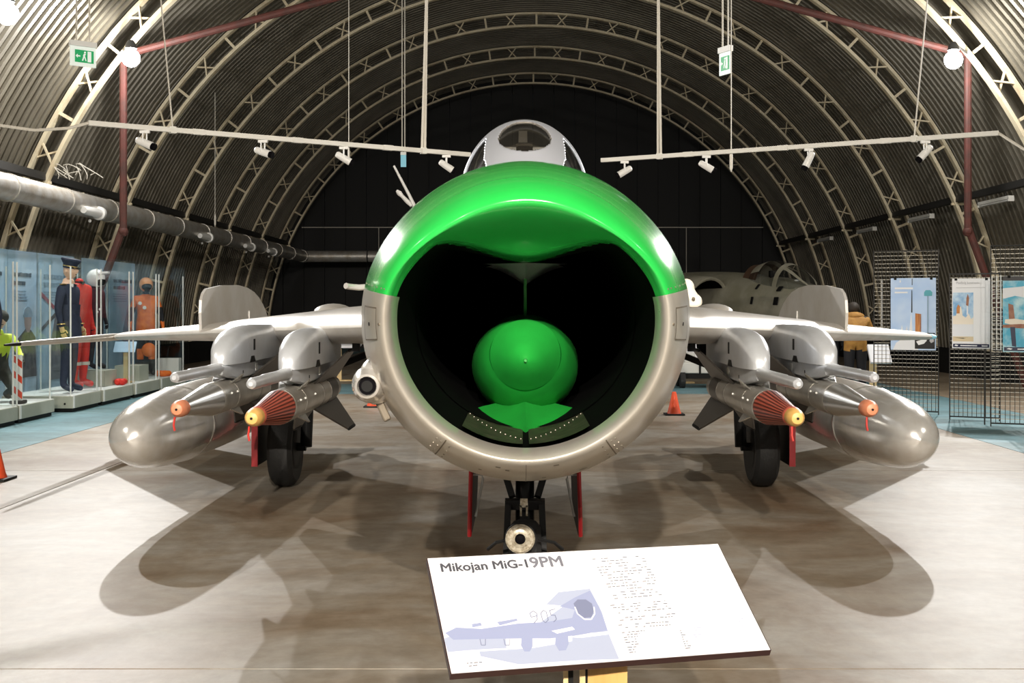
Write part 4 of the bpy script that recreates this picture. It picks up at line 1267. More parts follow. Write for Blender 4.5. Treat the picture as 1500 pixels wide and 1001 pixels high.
# ---- blue printed panels behind the cases
def yx(px, X=-7.75): return X * F / (px - 764.0)
XP = -7.75
PAN = [(-40, 11), (12, 54), (57, 109), (122, 158), (161, 198)]
PL = ['blue panel with large printed heading and a face in uniform behind the striped barrier', 'blue panel with dark heading and a soldier in a helmet',
      'blue panel with a red and dark slanting bar and a camouflaged figure', 'blue panel with two-line dark heading behind the white helmet', 'blue panel with two-line dark heading behind the small lectern']
for n, ((pa, pb), lab) in enumerate(zip(PAN, PL)):
    ya, yb_ = yx(pa), yx(pb)
    o = empty('exhibition_panel', (XP, (ya + yb_) / 2, 0), lab, 'panel', 'blue exhibition panels')
    MB().box((XP - .02, (ya + yb_) / 2, 1.2), (.03, yb_ - ya, 2.34)).build('panel_board', 'poster_blue', o, 0)
    for yy in (ya + .15, yb_ - .15): MB().box((XP - .05, yy, .03), (.35, .05, .06)).build('foot', 'gear_dark', o, 0)
    L = yb_ - ya
    def q(name, m, pl, d=.002):
        mb = MB(); mb.prism([(ya + a * L, b) for a, b in pl], lambda a, b, t: Vector((XP + t, a, b)), d - .008, d); mb.build(name, m, o, 0)
    rr = random.Random(n)
    # headings are too blurred to read: rows of word-shaped bars
    for row in range(2):
        u = .14
        mb = MB()
        zt = 1.97 - .13 * row
        while u < .80 - .25 * row:
            wd = rr.uniform(.04, .09)
            mb.prism([(ya + u * L, zt), (ya + (u + wd) * L, zt), (ya + (u + wd) * L, zt + rr.uniform(.05, .075)), (ya + u * L, zt + .06)], lambda a, b, t: Vector((XP + t, a, b)), -.006, .002)
            u += wd + .018
        mb.build('heading_bars', 'poster_text' if n != 2 else 'poster_dim', o, 0)
    mb = MB()
    for row in range(4):
        zt = 1.74 - .045 * row; u = .14
        while u < .6:
            wd = rr.uniform(.03, .08)
            mb.prism([(ya + u * L, zt), (ya + (u + wd) * L, zt), (ya + (u + wd) * L, zt + .014), (ya + u * L, zt + .014)], lambda a, b, t: Vector((XP + t, a, b)), -.006, .002)
            u += wd + .015
    mb.build('body_text_bars', 'poster_dim', o, 0)
    if n in (0, 1):
        q('print_helmet', 'poster_dim', [(.52, 1.38), (.56, 1.47), (.66, 1.51), (.76, 1.49), (.82, 1.42), (.84, 1.36), (.80, 1.34), (.54, 1.34)], .003)
        q('print_face', 'photo_skin', [(.56, 1.34), (.80, 1.34), (.79, 1.2), (.72, 1.1), (.64, 1.1), (.57, 1.2)], .0025)
        q('print_figure', 'photo_dark', [(.15, .4), (.2, .95), (.42, 1.06), (.6, 1.16), (.78, 1.14), (.95, 1.02), (.98, .4)], .002)
    elif n == 2:
        q('print_bar', 'photo_red', [(.02, 1.70), (.06, 1.75), (.42, 1.52), (.4, 1.46)], .003)
        q('print_bar', 'photo_dark', [(.02, 1.14), (.02, 1.08), (.55, 1.40), (.52, 1.46)], .003)
        q('print_figure', 'photo_grey', [(.3, .3), (.34, 1.0), (.46, 1.42), (.62, 1.58), (.85, 1.55), (.97, 1.3), (.99, .3)], .002)
    else:
        q('print_figure', 'poster_dim', [(.45, .3), (.5, 1.1), (.62, 1.35), (.72, 1.62), (.84, 1.66), (.92, 1.45), (.98, 1.2), (.98, .3)], .002)

# ================================================================ FIGURES
def figure(name, loc, rz, joints, fc, slots, label, cat, group=None, H=1.0, head=True, headmat=0, hands=True, thick=1.0, face=True, headtilt=0.0):
    """continuous skinned body; joints override the standing pose (front is -Y)"""
    J = dict(pelvis=(0, 0, .96), belly=(0, 0, 1.10), chest=(0, 0, 1.30), neck=(0, .01, 1.47), headb=(0, 0, 1.56),
             shL=(-.18, .01, 1.41), elL=(-.235, .03, 1.13), wrL=(-.245, -.03, .89), paL=(-.245, -.05, .82),
             shR=(.18, .01, 1.41), elR=(.235, .03, 1.13), wrR=(.245, -.03, .89), paR=(.245, -.05, .82),
             hiL=(-.095, 0, .92), knL=(-.10, -.01, .50), anL=(-.105, .03, .10), toL=(-.12, -.14, .045),
             hiR=(.095, 0, .92), knR=(.10, -.01, .50), anR=(.105, .03, .10), toR=(.12, -.14, .045))
    J.update(joints)
    Rr = dict(pelvis=(.155, .115), belly=(.14, .105), chest=(.165, .12), neck=(.055, .055), headb=(.055, .06), shL=(.075, .07), elL=(.052, .05), wrL=(.034, .03), paL=(.04, .022),
              hiL=(.095, .095), knL=(.066, .066), anL=(.048, .05), toL=(.046, .036))
    for k in ('sh', 'el', 'wr', 'pa', 'hi', 'kn', 'an', 'to'): Rr[k + 'R'] = Rr[k + 'L']
    E_ = [('pelvis', 'belly'), ('belly', 'chest'), ('chest', 'neck'), ('neck', 'headb')]
    for s in 'LR':
        E_ += [('chest', 'sh' + s), ('sh' + s, 'el' + s), ('el' + s, 'wr' + s), ('wr' + s, 'pa' + s), ('pelvis', 'hi' + s), ('hi' + s, 'kn' + s), ('kn' + s, 'an' + s), ('an' + s, 'to' + s)]
    names = list(J)
    bm = bmesh.new()
    lay = bm.verts.layers.skin.verify()
    bv = {}
    for k in names:
        v = bm.verts.new(Vector(J[k]) * H)
        rr_ = Rr[k]
        v[lay].radius = (rr_[0] * H * thick, rr_[1] * H * thick)
        v[lay].use_root = (k == 'pelvis')
        bv[k] = v
    for a, b in E_: bm.edges.new((bv[a], bv[b]))
    me = bpy.data.meshes.new('body_skeleton'); bm.to_mesh(me); bm.free()
    ob = bpy.data.objects.new('body_skeleton', me); COL.objects.link(ob)
    ob.modifiers.new('skin', 'SKIN').use_smooth_shade = True
    sb = ob.modifiers.new('sub', 'SUBSURF'); sb.levels = 2; sb.render_levels = 2
    dg = bpy.context.evaluated_depsgraph_get()
    m2 = bpy.data.meshes.new_from_object(ob.evaluated_get(dg))
    mb = MB()
    mb.add([v.co.copy() for v in m2.vertices], [])
    for p in m2.polygons:
        c = p.center / H
        mb.f.append(list(p.vertices)); mb.mi.append(fc(c))
    bpy.data.objects.remove(ob); bpy.data.meshes.remove(me); bpy.data.meshes.remove(m2)
    hb = Vector(J['headb']) * H
    if head:
        mb.cur = headmat
        rs = []
        n, m = 20, 14
        for j in range(m + 1):
            ph = -PI / 2 + PI * j / m
            row = []
            for i in range(n):
                th = 2 * PI * i / n
                x, y, z = math.cos(ph) * math.cos(th), math.cos(ph) * math.sin(th), math.sin(ph)
                jaw = 1.0 - .28 * ss(0, 1, -z)
                px_, py_, pz_ = x * .076 * jaw, y * .097 * (1 - .08 * ss(0, 1, -z)), z * .118
                if face and y < -.5:
                    nz_ = math.exp(-((x / .22) ** 2) - ((z + .08) / .22) ** 2)
                    py_ -= .030 * nz_
                    py_ += .012 * math.exp(-(((abs(x) - .38) / .2) ** 2) - ((z - .12) / .13) ** 2)
                    py_ -= .008 * math.exp(-((x / .35) ** 2) - ((z + .62) / .15) ** 2)
                v = Vector((px_, py_, pz_))
                v = Matrix.Rotation(headtilt, 3, 'X') @ v
                row.append(hb + (v + Vector((0, -.02, .105))) * H)
            rs.append(row)
        mb.rings(rs)
        for s_ in (-1, 1): mb.ball(hb + Vector((s_ * .076, .0, .10)) * H, (.010 * H, .02 * H, .03 * H), 8, 6)
        if face:
            for s_ in (-1, 1):
                mb.cur = len(slots) - 1
                mb.ball(hb + Vector((s_ * .030, -.096, .122)) * H, (.011 * H, .008 * H, .007 * H), 8, 5)
            mb.ball(hb + Vector((0, -.103, .05)) * H, (.022 * H, .008 * H, .006 * H), 8, 5)
    if hands:
        mb.cur = fc(Vector(J['paL']))
        for s_ in 'LR':
            wr, pa = Vector(J['wr' + s_]) * H, Vector(J['pa' + s_]) * H
            d = (pa - wr).normalized()
            sgn = -1 if s_ == 'L' else 1
            fw = Vector((0, -1, 0)); fw = (fw - d * fw.dot(d)).normalized()
            inn = Vector((-sgn, 0, 0)); inn = (inn - d * inn.dot(d)).normalized()
            for k, L in enumerate((.068, .078, .072, .056)):
                b0 = pa + fw * (.028 - .019 * k) * H + d * .01 * H
                mb.tube([b0, b0 + d * L * .5 * H + inn * .006 * H, b0 + d * L * .85 * H + inn * .025 * H, b0 + d * L * H + inn * .04 * H], .0095 * H, 6, .007 * H)
            b0 = wr.lerp(pa, .5) + fw * .02 * H
            mb.tube([b0, b0 + fw * .025 * H + d * .02 * H + inn * .01 * H, b0 + fw * .03 * H + d * .055 * H + inn * .022 * H], .011 * H, 6, .008 * H)
    mb.cur = 0
    me = mb.mesh(name, slots, None, 60)
    o = bpy.data.objects.new(name, me); COL.objects.link(o)
    o.location = loc; o.rotation_euler = (0, 0, rz); WL[o.name] = Vector((0, 0, 0))
    tag(o, label, cat, group)
    return o, hb

def part(mb, name, m, o, smooth=40): return mb.build(name, m, o, smooth, local=True)

# navy officer in the third case, in profile
def fc(c):
    if c.z > 1.49: return 2
    if abs(c.x) > .2 and c.z < .90: return 3
    return 0
o, hb = figure('mannequin', (-6.66, 17.58, PH + .003), math.radians(82), dict(elR=(.25, .06, 1.13), wrR=(.25, -.04, .90), paR=(.25, -.07, .83)), fc,
               ['navy_cloth', 'navy_cloth', 'skin', 'glove_cream', 'hair_dark'], 'mannequin in navy officer uniform and peaked cap in a glass case', 'mannequin', H=1.08, headmat=2)
mb = MB()   # jacket skirt
mb.rings([[Vector((rx * math.cos(2 * PI * i / 24), ry * math.sin(2 * PI * i / 24), z)) for i in range(24)] for z, rx, ry in ((1.30, .20, .15), (1.12, .185, .14), (.98, .205, .16), (.80, .215, .17))], True, False, False)
part(mb, 'jacket_skirt', 'navy_cloth', o)
mb = MB(); mb.lathe([(.068, 0), (.062, .07)], (0, .005, 1.54), (0, -.1, 1), 16); part(mb, 'shirt_collar', 'shirt_white', o)
mb = MB(); c = hb + Vector((0, -.02, .185)); mb.lathe([(.100, -.035), (.102, .02), (.145, .085), (.135, .105), (.02, .115)], c, (0, -.18, 1), 24); cap_ = part(mb, 'peaked_cap', 'navy_cloth', o)
mb = MB(); mb.prism([(-.09, -.07), (-.07, -.13), (0, -.155), (.07, -.13), (.09, -.07), (0, -.085)], lambda a, b, t: c + Vector((a, b, -.025 + t + (b + .07) * .35)), 0, .006); part(mb, 'visor', 'visor_black', o)
mb = MB(); mb.lathe([(.1035, -.01), (.1035, .004)], c, (0, -.18, 1), 24); part(mb, 'cap_cord', 'gold', o)
for s_ in (-1, 1):
    mb = MB(); mb.box((s_ * .17, .0, 1.595), (.11, .055, .012)); part(mb, 'epaulette', 'gold', o, 0)
    mb = MB(); mb.lathe([(.062, 0), (.062, .012)], (s_ * .268, -.03, 1.02), (0, -.1, -1), 12); part(mb, 'cuff_stripe', 'gold', o)

# navy garment in the first case
fcn = lambda c: 0
o, hb = figure('mannequin', (-6.80, 14.96, PH + .003), math.radians(0), {}, fcn, ['navy_cloth', 'navy_cloth'], 'headless mannequin in a dark navy tunic beside the striped barrier case', 'mannequin', H=1.02, head=False)
mb = MB(); mb.rings([[Vector((rx * math.cos(2 * PI * i / 24), ry * math.sin(2 * PI * i / 24), z)) for i in range(24)] for z, rx, ry in ((1.30, .20, .15), (1.08, .185, .14), (.92, .21, .16), (.76, .225, .175))], True, False, False)
part(mb, 'tunic_skirt', 'navy_cloth', o)
mb = MB(); mb.lathe([(.048, 0), (.048, .02)], (.25, -.03, .93), (0, -.1, -1), 12); part(mb, 'cuff_stripe', 'gold', o)

# red coverall, headless
o, hb = figure('mannequin', (-6.86, 18.55, PH + .003), math.radians(75), {}, fcn, ['red_cloth', 'red_cloth'], 'headless mannequin in bright red coverall beside the navy officer', 'mannequin', H=1.10, head=False, thick=1.08)
mb = MB(); mb.lathe([(.07, 0), (.085, .06)], (0, .01, 1.60), (0, 0, 1), 14); part(mb, 'black_collar', 'black_cloth', o)
for s_ in (-1, 1):
    mb = MB(); mb.lathe([(.085, 0), (.085, .05)], (s_ * .11, 0, .36), (0, 0, 1), 14); part(mb, 'knee_band', 'cable_white', o)

# dark maroon suit with white helmet on a pedestal
ped = MB().box((-6.85, 19.2, PH + .13), (.5, .55, .25)).thing('pedestal', 'plinth_grey', 'grey pedestal block carrying the maroon mannequin with white helmet', 'pedestal')
def fc(c): return 1 if c.z < .95 else (2 if c.z > 1.5 else 0)
o, hb = figure('mannequin', (-6.85, 19.2, PH + .258), math.radians(70), {}, fc, ['maroon_cloth', 'black_cloth', 'black_cloth', 'hair_dark'], 'mannequin in dark maroon pressure suit with white helmet', 'mannequin', H=.88, headmat=2, face=False)
c = hb + Vector((0, -.01, .10))
mb = MB(); mb.ball(c, (.135, .15, .145), 20, 14); hl = part(mb, 'helmet', 'helmet_white', o)
mb = MB(); mb.prism([(-.11, -.10), (-.09, -.20), (0, -.235), (.09, -.20), (.11, -.10), (0, -.12)], lambda a, b, t: c + Vector((a, b, .05 + t - (b + .1) * .2)), 0, .03); part(mb, 'helmet_peak', 'helmet_white', o)
mb = MB(); mb.ball(c + Vector((0, -.09, -.06)), (.10, .07, .07), 14, 10); part(mb, 'visor', 'visor_black', o)
for k in range(2):
    mb = MB(); mb.ball((-.10 + .06 * k, -.12, .93 + .04 * k), .02, 8, 6); part(mb, 'valve', 'white_plastic', o)
o = empty('flight_boots', (-6.5, 19.33, PH + .005), 'pair of red boots lying beside the grey pedestal', 'boots')
for k in range(2):
    mb = MB(); mb.lathe([(.03, 0), (.055, .03), (.05, .16), (.04, .19)], (-6.46 - .07 * k, 19.28, PH + .055), (0, 1, 0), 12); mb.build('boot', 'red_cloth', o)

# orange flying suit with helmet and visor
MB().box((-6.72, 20.6, PH + .135), (.42, .5, .265)).thing('pedestal', 'plinth_grey', 'plain empty grey block standing beyond the small lectern', 'pedestal')
def fc(c):
    if c.z > 1.5: return 1
    if abs(c.x) > .19 and c.z < 1.26 and c.z > 1.0: return 1
    if .50 < c.z < .72 and abs(c.x) < .2: return 1
    if .30 < c.z <= .50: return 0
    if c.z <= .30: return 1
    return 0
o, hb = figure('mannequin', (-6.90, 21.95, PH + .003), math.radians(28), dict(elL=(-.27, .02, 1.13), wrL=(-.30, -.08, .92), paL=(-.30, -.11, .85), elR=(.27, .02, 1.13), wrR=(.29, -.06, .92), paR=(.29, -.09, .85)), fc,
               ['orange_cloth', 'black_cloth', 'black_cloth'], 'mannequin in orange flying suit with orange helmet and black visor', 'mannequin', H=1.0, headmat=1, face=False, thick=1.12)
c = hb + Vector((0, 0, .115))
mb = MB(); mb.ball(c, (.125, .14, .135), 20, 14); part(mb, 'helmet', 'helmet_orange', o)
mb = MB(); mb.ball(c + Vector((0, -.075, -.035)), (.095, .085, .075), 16, 10); part(mb, 'visor', 'visor_black', o)
mb = MB(); mb.ball(c + Vector((0, -.10, -.11)), (.05, .05, .05), 12, 8); part(mb, 'oxygen_mask', 'black_cloth', o)
for k, (x, z) in enumerate(((-.13, 1.33), (-.05, 1.25))):
    mb = MB(); mb.lathe([(.035, 0), (.03, .012)], (x, -.125, z), (0, -1, .1), 14); part(mb, 'badge', 'white_plastic', o)
mb = MB(); mb.ball((.02, -.16, .48), (.13, .09, .13), 14, 10); part(mb, 'survival_pack', 'orange_cloth', o)
mb = MB()
for k in range(2): mb.lathe([(.03, 0), (.055, .03), (.05, .2), (.04, .22)], (-6.55 - .1 * k, 21.65 + .08 * k, PH + .055), (.6, .8, 0), 10)
mb.thing('orange_bag', 'orange_cloth', 'orange rolled life vest lying on the plinth by the orange suit', 'life vest')
MB().box((-6.60, 22.4, PH + .16), (.4, .2, .30)).thing('equipment_box', 'cart_grey', 'pale grey equipment box behind the orange flying suit', 'box', bevel=.01)

# crouching figure with yellow vest and the striped barrier
def fc(c): return 1 if c.z > .62 and abs(c.x) < .24 else 0
o, hb = figure('mannequin', (-6.98, 15.92, PH + .003), math.radians(40),
               dict(pelvis=(0, .12, .42), belly=(0, .08, .55), chest=(0, -.02, .74), neck=(0, -.06, .90), headb=(0, -.08, .98), shL=(-.18, -.02, .84), shR=(.18, -.02, .84),
                    elL=(-.24, -.18, .64), wrL=(-.20, -.36, .56), paL=(-.19, -.42, .53), elR=(.24, -.18, .64), wrR=(.20, -.36, .56), paR=(.19, -.42, .53),
                    hiL=(-.10, .10, .40), knL=(-.14, -.28, .46), anL=(-.14, -.16, .10), toL=(-.15, -.33, .045), hiR=(.10, .10, .40), knR=(.14, -.24, .16), anR=(.14, .12, .10), toR=(.15, .02, .045)),
               fc, ['camo_cloth', 'hivis', 'skin', 'hair_dark'], 'crouching mannequin in camouflage with yellow vest behind the striped barrier', 'mannequin', headmat=2)
mb = MB(); mb.ball(hb + Vector((0, .0, .15)), (.115, .135, .10), 16, 10); part(mb, 'helmet', 'camo_cloth', o)
bo = empty('barrier_board', P(31, 577, 15.62), 'red and white striped barrier board in a glass case', 'barrier')
bc = P(31, 543, 15.62); bc.z = 0
bx = -6.58; by = 15.60
bo.location = (bx, by, PH); WL[bo.name] = Vector((bx, by, PH))
MB().box((bx, by, PH + .34), (.125, .02, .60)).build('board', 'barrier_white', bo, 0)
for k in range(3):
    zb = PH + .06 + .2 * k
    MB().prism([(-.0625, zb + .1), (.0625, zb), (.0625, zb + .09), (-.0625, zb + .19)], lambda a, b, t: Vector((bx + a, by + t, b)), -.0125, -.0105).build('red_stripe', 'barrier_red', bo, 0)
MB().box((bx, by + .02, PH + .025), (.15, .22, .045)).build('foot', 'rubber', bo, 0, bevel=.01)
# small lectern in the fourth case
lx, ly = -6.60, 19.92
lc = empty('case_lectern', (lx, ly, PH), 'small blue lectern on a pale wooden post inside a glass case', 'lectern')
MB().box((lx, ly, PH + .016), (.22, .24, .022)).build('foot', 'wood_pale', lc, 0)
MB().box((lx, ly, PH + .28), (.07, .03, .52)).build('post', 'wood_pale', lc, 0)
MB().box((lx, ly - .03, PH + .60), (.36, .20, .015), Matrix.Rotation(math.radians(58), 3, 'X')).build('board', 'poster_blue', lc, 0)

# ================================================================ POSTER SCREENS
def screen(a, b, z1, label, step=.056):
    a = Vector((a[0], a[1], 0)); b = Vector((b[0], b[1], 0)); d = (b - a); L = d.length; d.normalize()
    n = Vector((d.y, -d.x, 0))
    o = empty('wire_screen', (a + b) / 2, label, 'screen', 'wire grid screens')
    for p in (a, b): MB().cyl(p + Vector((0, 0, .0)), p + Vector((0, 0, z1)), .008, n=8).build('post', 'wire_dark', o)
    for z in (.04, z1 - .01): MB().cyl(a + Vector((0, 0, z)), b + Vector((0, 0, z)), .010, n=6).build('rail', 'wire_dark', o)
    mb = MB(); k = 1
    while k * step < L:
        p = a + d * (k * step); mb.bar(p + Vector((0, 0, .04)), p + Vector((0, 0, z1)), .007, .007, n); k += 1
    mb.build('vertical_wires', 'wire_dark', o, 0)
    mb = MB(); k = 1
    while .04 + k * step < z1:
        z = .04 + k * step; mb.bar(a + Vector((0, 0, z)) - n * .007, b + Vector((0, 0, z)) - n * .007, .007, .008); k += 1
    mb.build('horizontal_wires', 'wire_pale', o, 0)
    return o
screen((5.02, 17.02), (5.80, 16.62), 2.30, 'dark wire grid screen carrying the rocket launch poster')
screen((5.72, 15.96), (6.28, 15.70), 1.95, 'wire grid screen carrying the white space flight poster')
screen((5.90, 15.02), (6.75, 14.70), 2.28, 'wire grid screen carrying the blue space station poster')
def poster(a, b, z0, z1, label, base):
    a = Vector((a[0], a[1], 0)); b = Vector((b[0], b[1], 0)); d = b - a; L = d.length; d.normalize(); n = Vector((d.y, -d.x, 0))
    o = empty('poster', (a + b) / 2 + Vector((0, 0, z0)), label, 'poster', 'posters on the wire screens')
    Hh = z1 - z0
    def fn(u, v, t): return a + d * (u * L) + Vector((0, 0, z0 + v * Hh)) + n * t
    MB().prism([(0, 0), (1, 0), (1, 1), (0, 1)], fn, 0, .012).build('poster_board', base, o, 0)
    lay = [0]
    def q(name, m, pl):
        lay[0] += 1
        h = .012 + .0005 * lay[0]
        MB().prism(pl, fn, h - .0015, h).build(name, m, o, 0)
    def tx(body, u, v, width, name, m):
        vv, ff = text_geo(body, 1.0, .01); k = width / max(p[0] for p in vv)
        mb = MB(); mb.add([fn(u + p * k, v + r_ * k * L / Hh, .0225) for p, r_ in vv], ff); mb.build(name, m, o, 0)
    def clip(u, v): MB().box(fn(u, v, .012), (.03, .02, .03)).build('clip', 'gear_dark', o, 0)
    for u in (.1, .9): clip(u, .99)
    return q, tx
def rect(u0, v0, u1, v1): return [(u0, v0), (u1, v0), (u1, v1), (u0, v1)]
def dashes(q, u0, v0, u1, n, m, h=.012, gap=.03, seed=1):
    r_ = random.Random(seed)
    for k in range(n):
        q('text_bars', m, rect(u0, v0 - k * gap, u1 - r_.uniform(0, .12), v0 - k * gap + h))
# rocket launch poster
a, b = P(1305, 450, 16.80), P(1371, 450, 16.52)
q, tx = poster((a.x, a.y), (b.x, b.y), .90, 1.905, 'light blue poster of a rocket launch with a tower', 'sky_blue')
q('smoke', 'smoke_white', [(.05, .0), (.12, .1), (.2, .13), (.25, .35), (.31, .16), (.36, .34), (.4, .18), (.46, .52), (.5, .18), (.56, .1), (.62, .0)])
q('emblem', 'white_print', [(.2, .94), (.215, .99), (.23, .94)])
q('text_bars', 'white_print', rect(.09, .845, .50, .87)); q('text_bars', 'white_print', rect(.09, .79, .38, .81))
q('rocket', 'black_print', [(.46, .52), (.485, .52), (.482, .82), (.475, .84), (.466, .82)])
q('mast', 'black_print', rect(.472, .90, .486, .99))
q('gantry', 'orange_print', [(.55, .24), (.68, .24), (.68, .50), (.55, .51)])
q('gantry_edge', 'brown_print', [(.65, .24), (.68, .24), (.68, .50), (.65, .49)])
q('tower_mast', 'poster_dim', rect(.815, .24, .84, .76))
q('tower_head', 'teal_print', [(.745, .75), (.92, .75), (.925, .80), (.88, .83), (.78, .83), (.745, .80)])
q('astronaut_photo', 'black_print', rect(.54, .02, .98, .24))
q('astronaut', 'white_print', [(.57, .12), (.66, .14), (.74, .21), (.82, .2), (.8, .13), (.74, .09), (.62, .07)])
q('astronaut', 'grey_print', [(.86, .13), (.9, .19), (.95, .19), (.96, .12), (.9, .10)])
# white space flight poster
a, b = P(1395, 450, 15.84), P(1451, 450, 15.58)
q, tx = poster((a.x, a.y), (b.x, b.y), .955, 1.875, 'white poster with a shuttle launch photograph and navy footer', 'white_print')
q('photo_sky', 'sky_mid', rect(.02, .36, .56, .80))
q('smoke', 'cream_print', [(.02, .34), (.02, .46), (.1, .47), (.16, .58), (.24, .60), (.28, .47), (.36, .44), (.44, .50), (.5, .42), (.56, .45), (.56, .34)])
q('photo_ground', 'smoke_white', rect(.02, .17, .56, .345))
q('photo_sand', 'sand_print', rect(.02, .10, .56, .17))
q('shuttle', 'orange_print', [(.12, .50), (.2, .50), (.21, .60), (.16, .63), (.12, .58)])
q('shuttle', 'brown_print', [(.37, .62), (.43, .60), (.45, .72), (.415, .78), (.38, .72)])
q('plume', 'smoke_white', [(.38, .48), (.43, .48), (.42, .61), (.39, .61)])
q('horizon_line', 'black_print', [(.05, .155), (.3, .14), (.44, .165), (.34, .15)])
tx('Podbój kosmosu', .11, .925, .62, 'heading', 'grey_print')
q('text_bars', 'grey_print', rect(.11, .865, .86, .872))
q('footer_band', 'navy_print', rect(.03, .015, .97, .065))
q('footer_marks', 'white_print', rect(.22, .033, .66, .047)); q('footer_marks', 'white_print', [(.06, .04), (.14, .03), (.17, .045), (.1, .055)]); q('footer_marks', 'white_print', rect(.78, .033, .93, .045))
# space station poster
a, b = P(1469, 450, 14.90), P(1560, 450, 14.62)
q, tx = poster((a.x, a.y), (b.x, b.y), .94, 1.885, 'bright blue poster of a space station over clouds', 'cyan_print')
q('top_band', 'black_print', [(0, .94), (1, .94), (1, 1), (0, 1)])
q('cloud_band', 'smoke_white', [(0, .70), (.2, .74), (.4, .71), (.7, .78), (1, .74), (1, .86), (.6, .9), (.3, .86), (0, .84)])
q('solar_panel', 'brown_print', [(.10, .42), (.20, .42), (.17, .62), (.09, .64)])
q('module', 'cream_print', [(.03, .38), (.2, .35), (.34, .36), (.36, .42), (.2, .44), (.04, .43)])
q('truss', 'brown_print', [(0, .32), (1, .30), (1, .34), (.3, .37), (0, .36)])
q('solar_panel', 'navy_print', [(.15, .08), (.22, .07), (.2, .33), (.12, .33)])
q('solar_panel', 'brown_print', [(.6, .46), (.95, .50), (.95, .58), (.6, .54)])
q('footer_band', 'navy_print', rect(.02, .015, .98, .065)); q('footer_marks', 'white_print', rect(.24, .033, .8, .047)); q('footer_marks', 'white_print', [(.06, .04), (.13, .03), (.16, .045), (.1, .055)])
# pale grid return between the two near posters
o = empty('grid_return', (5.92, 15.12, .9), 'narrow white wire return at the edge of the space station poster', 'grid')
for k in range(14): MB().bar(P(1453, 512 - k * 7.6, 15.3), P(1467, 513 - k * 7.8, 14.95), .008, .008).build('wire', 'white_plastic', o, 0)
for px, Y in ((1453, 15.3), (1460, 15.1), (1466, 14.97)):
    p = P(px, 513, Y); MB().cyl(p, p + Vector((0, 0, .94)), .007, n=6).build('wire', 'white_plastic', o)
MB().cyl((5.90, 15.22, 0), (5.90, 15.22, .96), .01, n=6).build('post', 'wire_dark', o)
MB().cyl(P(1291.5, 490, 17.0), P(1291.5, 409, 17.0), .012, n=8).thing('white_rod', 'white_plastic', 'slim white rod on the outer edge of the rocket poster screen', 'rod')

# ================================================================ SECOND JET IN THE BACKGROUND
jd = Vector((.33, -.944, 0)).normalized()
cock = Vector((5.73, 26.0, 0))
j2 = empty('camouflaged_jet', (cock.x, cock.y, 0), 'drab green jet with framed canopy and dark side intake behind the wing fence', 'jet')
side = Vector((jd.y, -jd.x, 0))               # towards the left of the picture
if side.x > 0: side = -side
def J2(s_, x, z): return cock + jd * s_ + side * x + Vector((0, 0, z))
SE = catmull([(2.3, .03, .03, 1.42), (2.0, .2, .18, 1.43), (1.4, .42, .38, 1.46), (.6, .58, .56, 1.50), (-.6, .70, .68, 1.52), (-2.2, .78, .78, 1.54), (-4.5, .85, .82, 1.56), (-8, .8, .75, 1.58), (-12, .6, .6, 1.6)], 3)
mb = MB(); mb.rings([[J2(s_, rx * math.cos(2 * PI * i / 36), z + rz * math.sin(2 * PI * i / 36)) for i in range(36)] for s_, rx, rz, z in SE]); mb.build('fuselage', 'jet_camo', j2, 60)
for sg in (1, -1):
    mb = MB()
    ring = lambda s_, k: [J2(s_ + .25 * math.sin(2 * PI * i / 28), sg * (.98 + .52 * k * math.cos(2 * PI * i / 28)), 1.55 + .62 * k * math.sin(2 * PI * i / 28)) for i in range(28)]
    mb.rings([ring(-1.78, .90), ring(-1.73, .93), ring(-1.7, .98), ring(-1.75, 1.03), ring(-2.6, 1.12), ring(-5, 1.05), ring(-9, .4)], True, False, True)
    it = mb.build('side_intake', 'jet_camo', j2, 60)
    mb = MB(); mb.rings([ring(-1.78, .90), ring(-4.0, .7)], True, False, True); mb.build('intake_throat', 'duct_black', it, 60)
CS = catmull([(1.15, .12, 1.90), (.9, .34, 2.10), (.5, .42, 2.34), (.1, .45, 2.47), (-.5, .45, 2.52), (-1.1, .38, 2.42), (-1.7, .22, 2.25)], 5)
mbf, mbg_ = MB(), MB(); rows = []
for s_, hw, zt in CS: rows.append([J2(s_, hw * math.cos(PI * i / 36), 1.86 + (zt - 1.86) * math.sin(PI * i / 36)) for i in range(37)])
flat = [p for r in rows for p in r]; mbf.add(flat, []); mbg_.add(flat, [])
for j in range(len(rows) - 1):
    s_ = (CS[j][0] + CS[j + 1][0]) / 2
    for i in range(36):
        mid = abs(i - 17.5)
        fr_ = abs(s_ - .28) < .09 or s_ < -.55 and mid < 10 or (s_ > .3 and 5 < mid < 7)
        t = mbf if fr_ else mbg_
        t.f.append([j * 37 + i, j * 37 + i + 1, (j + 1) * 37 + i + 1, (j + 1) * 37 + i]); t.mi.append(0)
clean(mbf); clean(mbg_)
cfo = mbf.build('canopy_frame', ['jet_camo'], j2, 60); mbg_.build('canopy_glass', 'glass_canopy', j2, 60)
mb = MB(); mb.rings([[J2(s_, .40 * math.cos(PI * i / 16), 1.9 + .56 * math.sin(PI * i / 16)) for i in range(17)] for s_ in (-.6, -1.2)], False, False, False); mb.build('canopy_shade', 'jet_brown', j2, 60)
MB().box(J2(-.3, 0, 2.05), (.35, .2, .5)).build('seat', 'gear_dark', j2, 0)
MB().ball(J2(.55, .05, 2.02), .07, 10, 8).build('gunsight', 'white_plastic', j2)
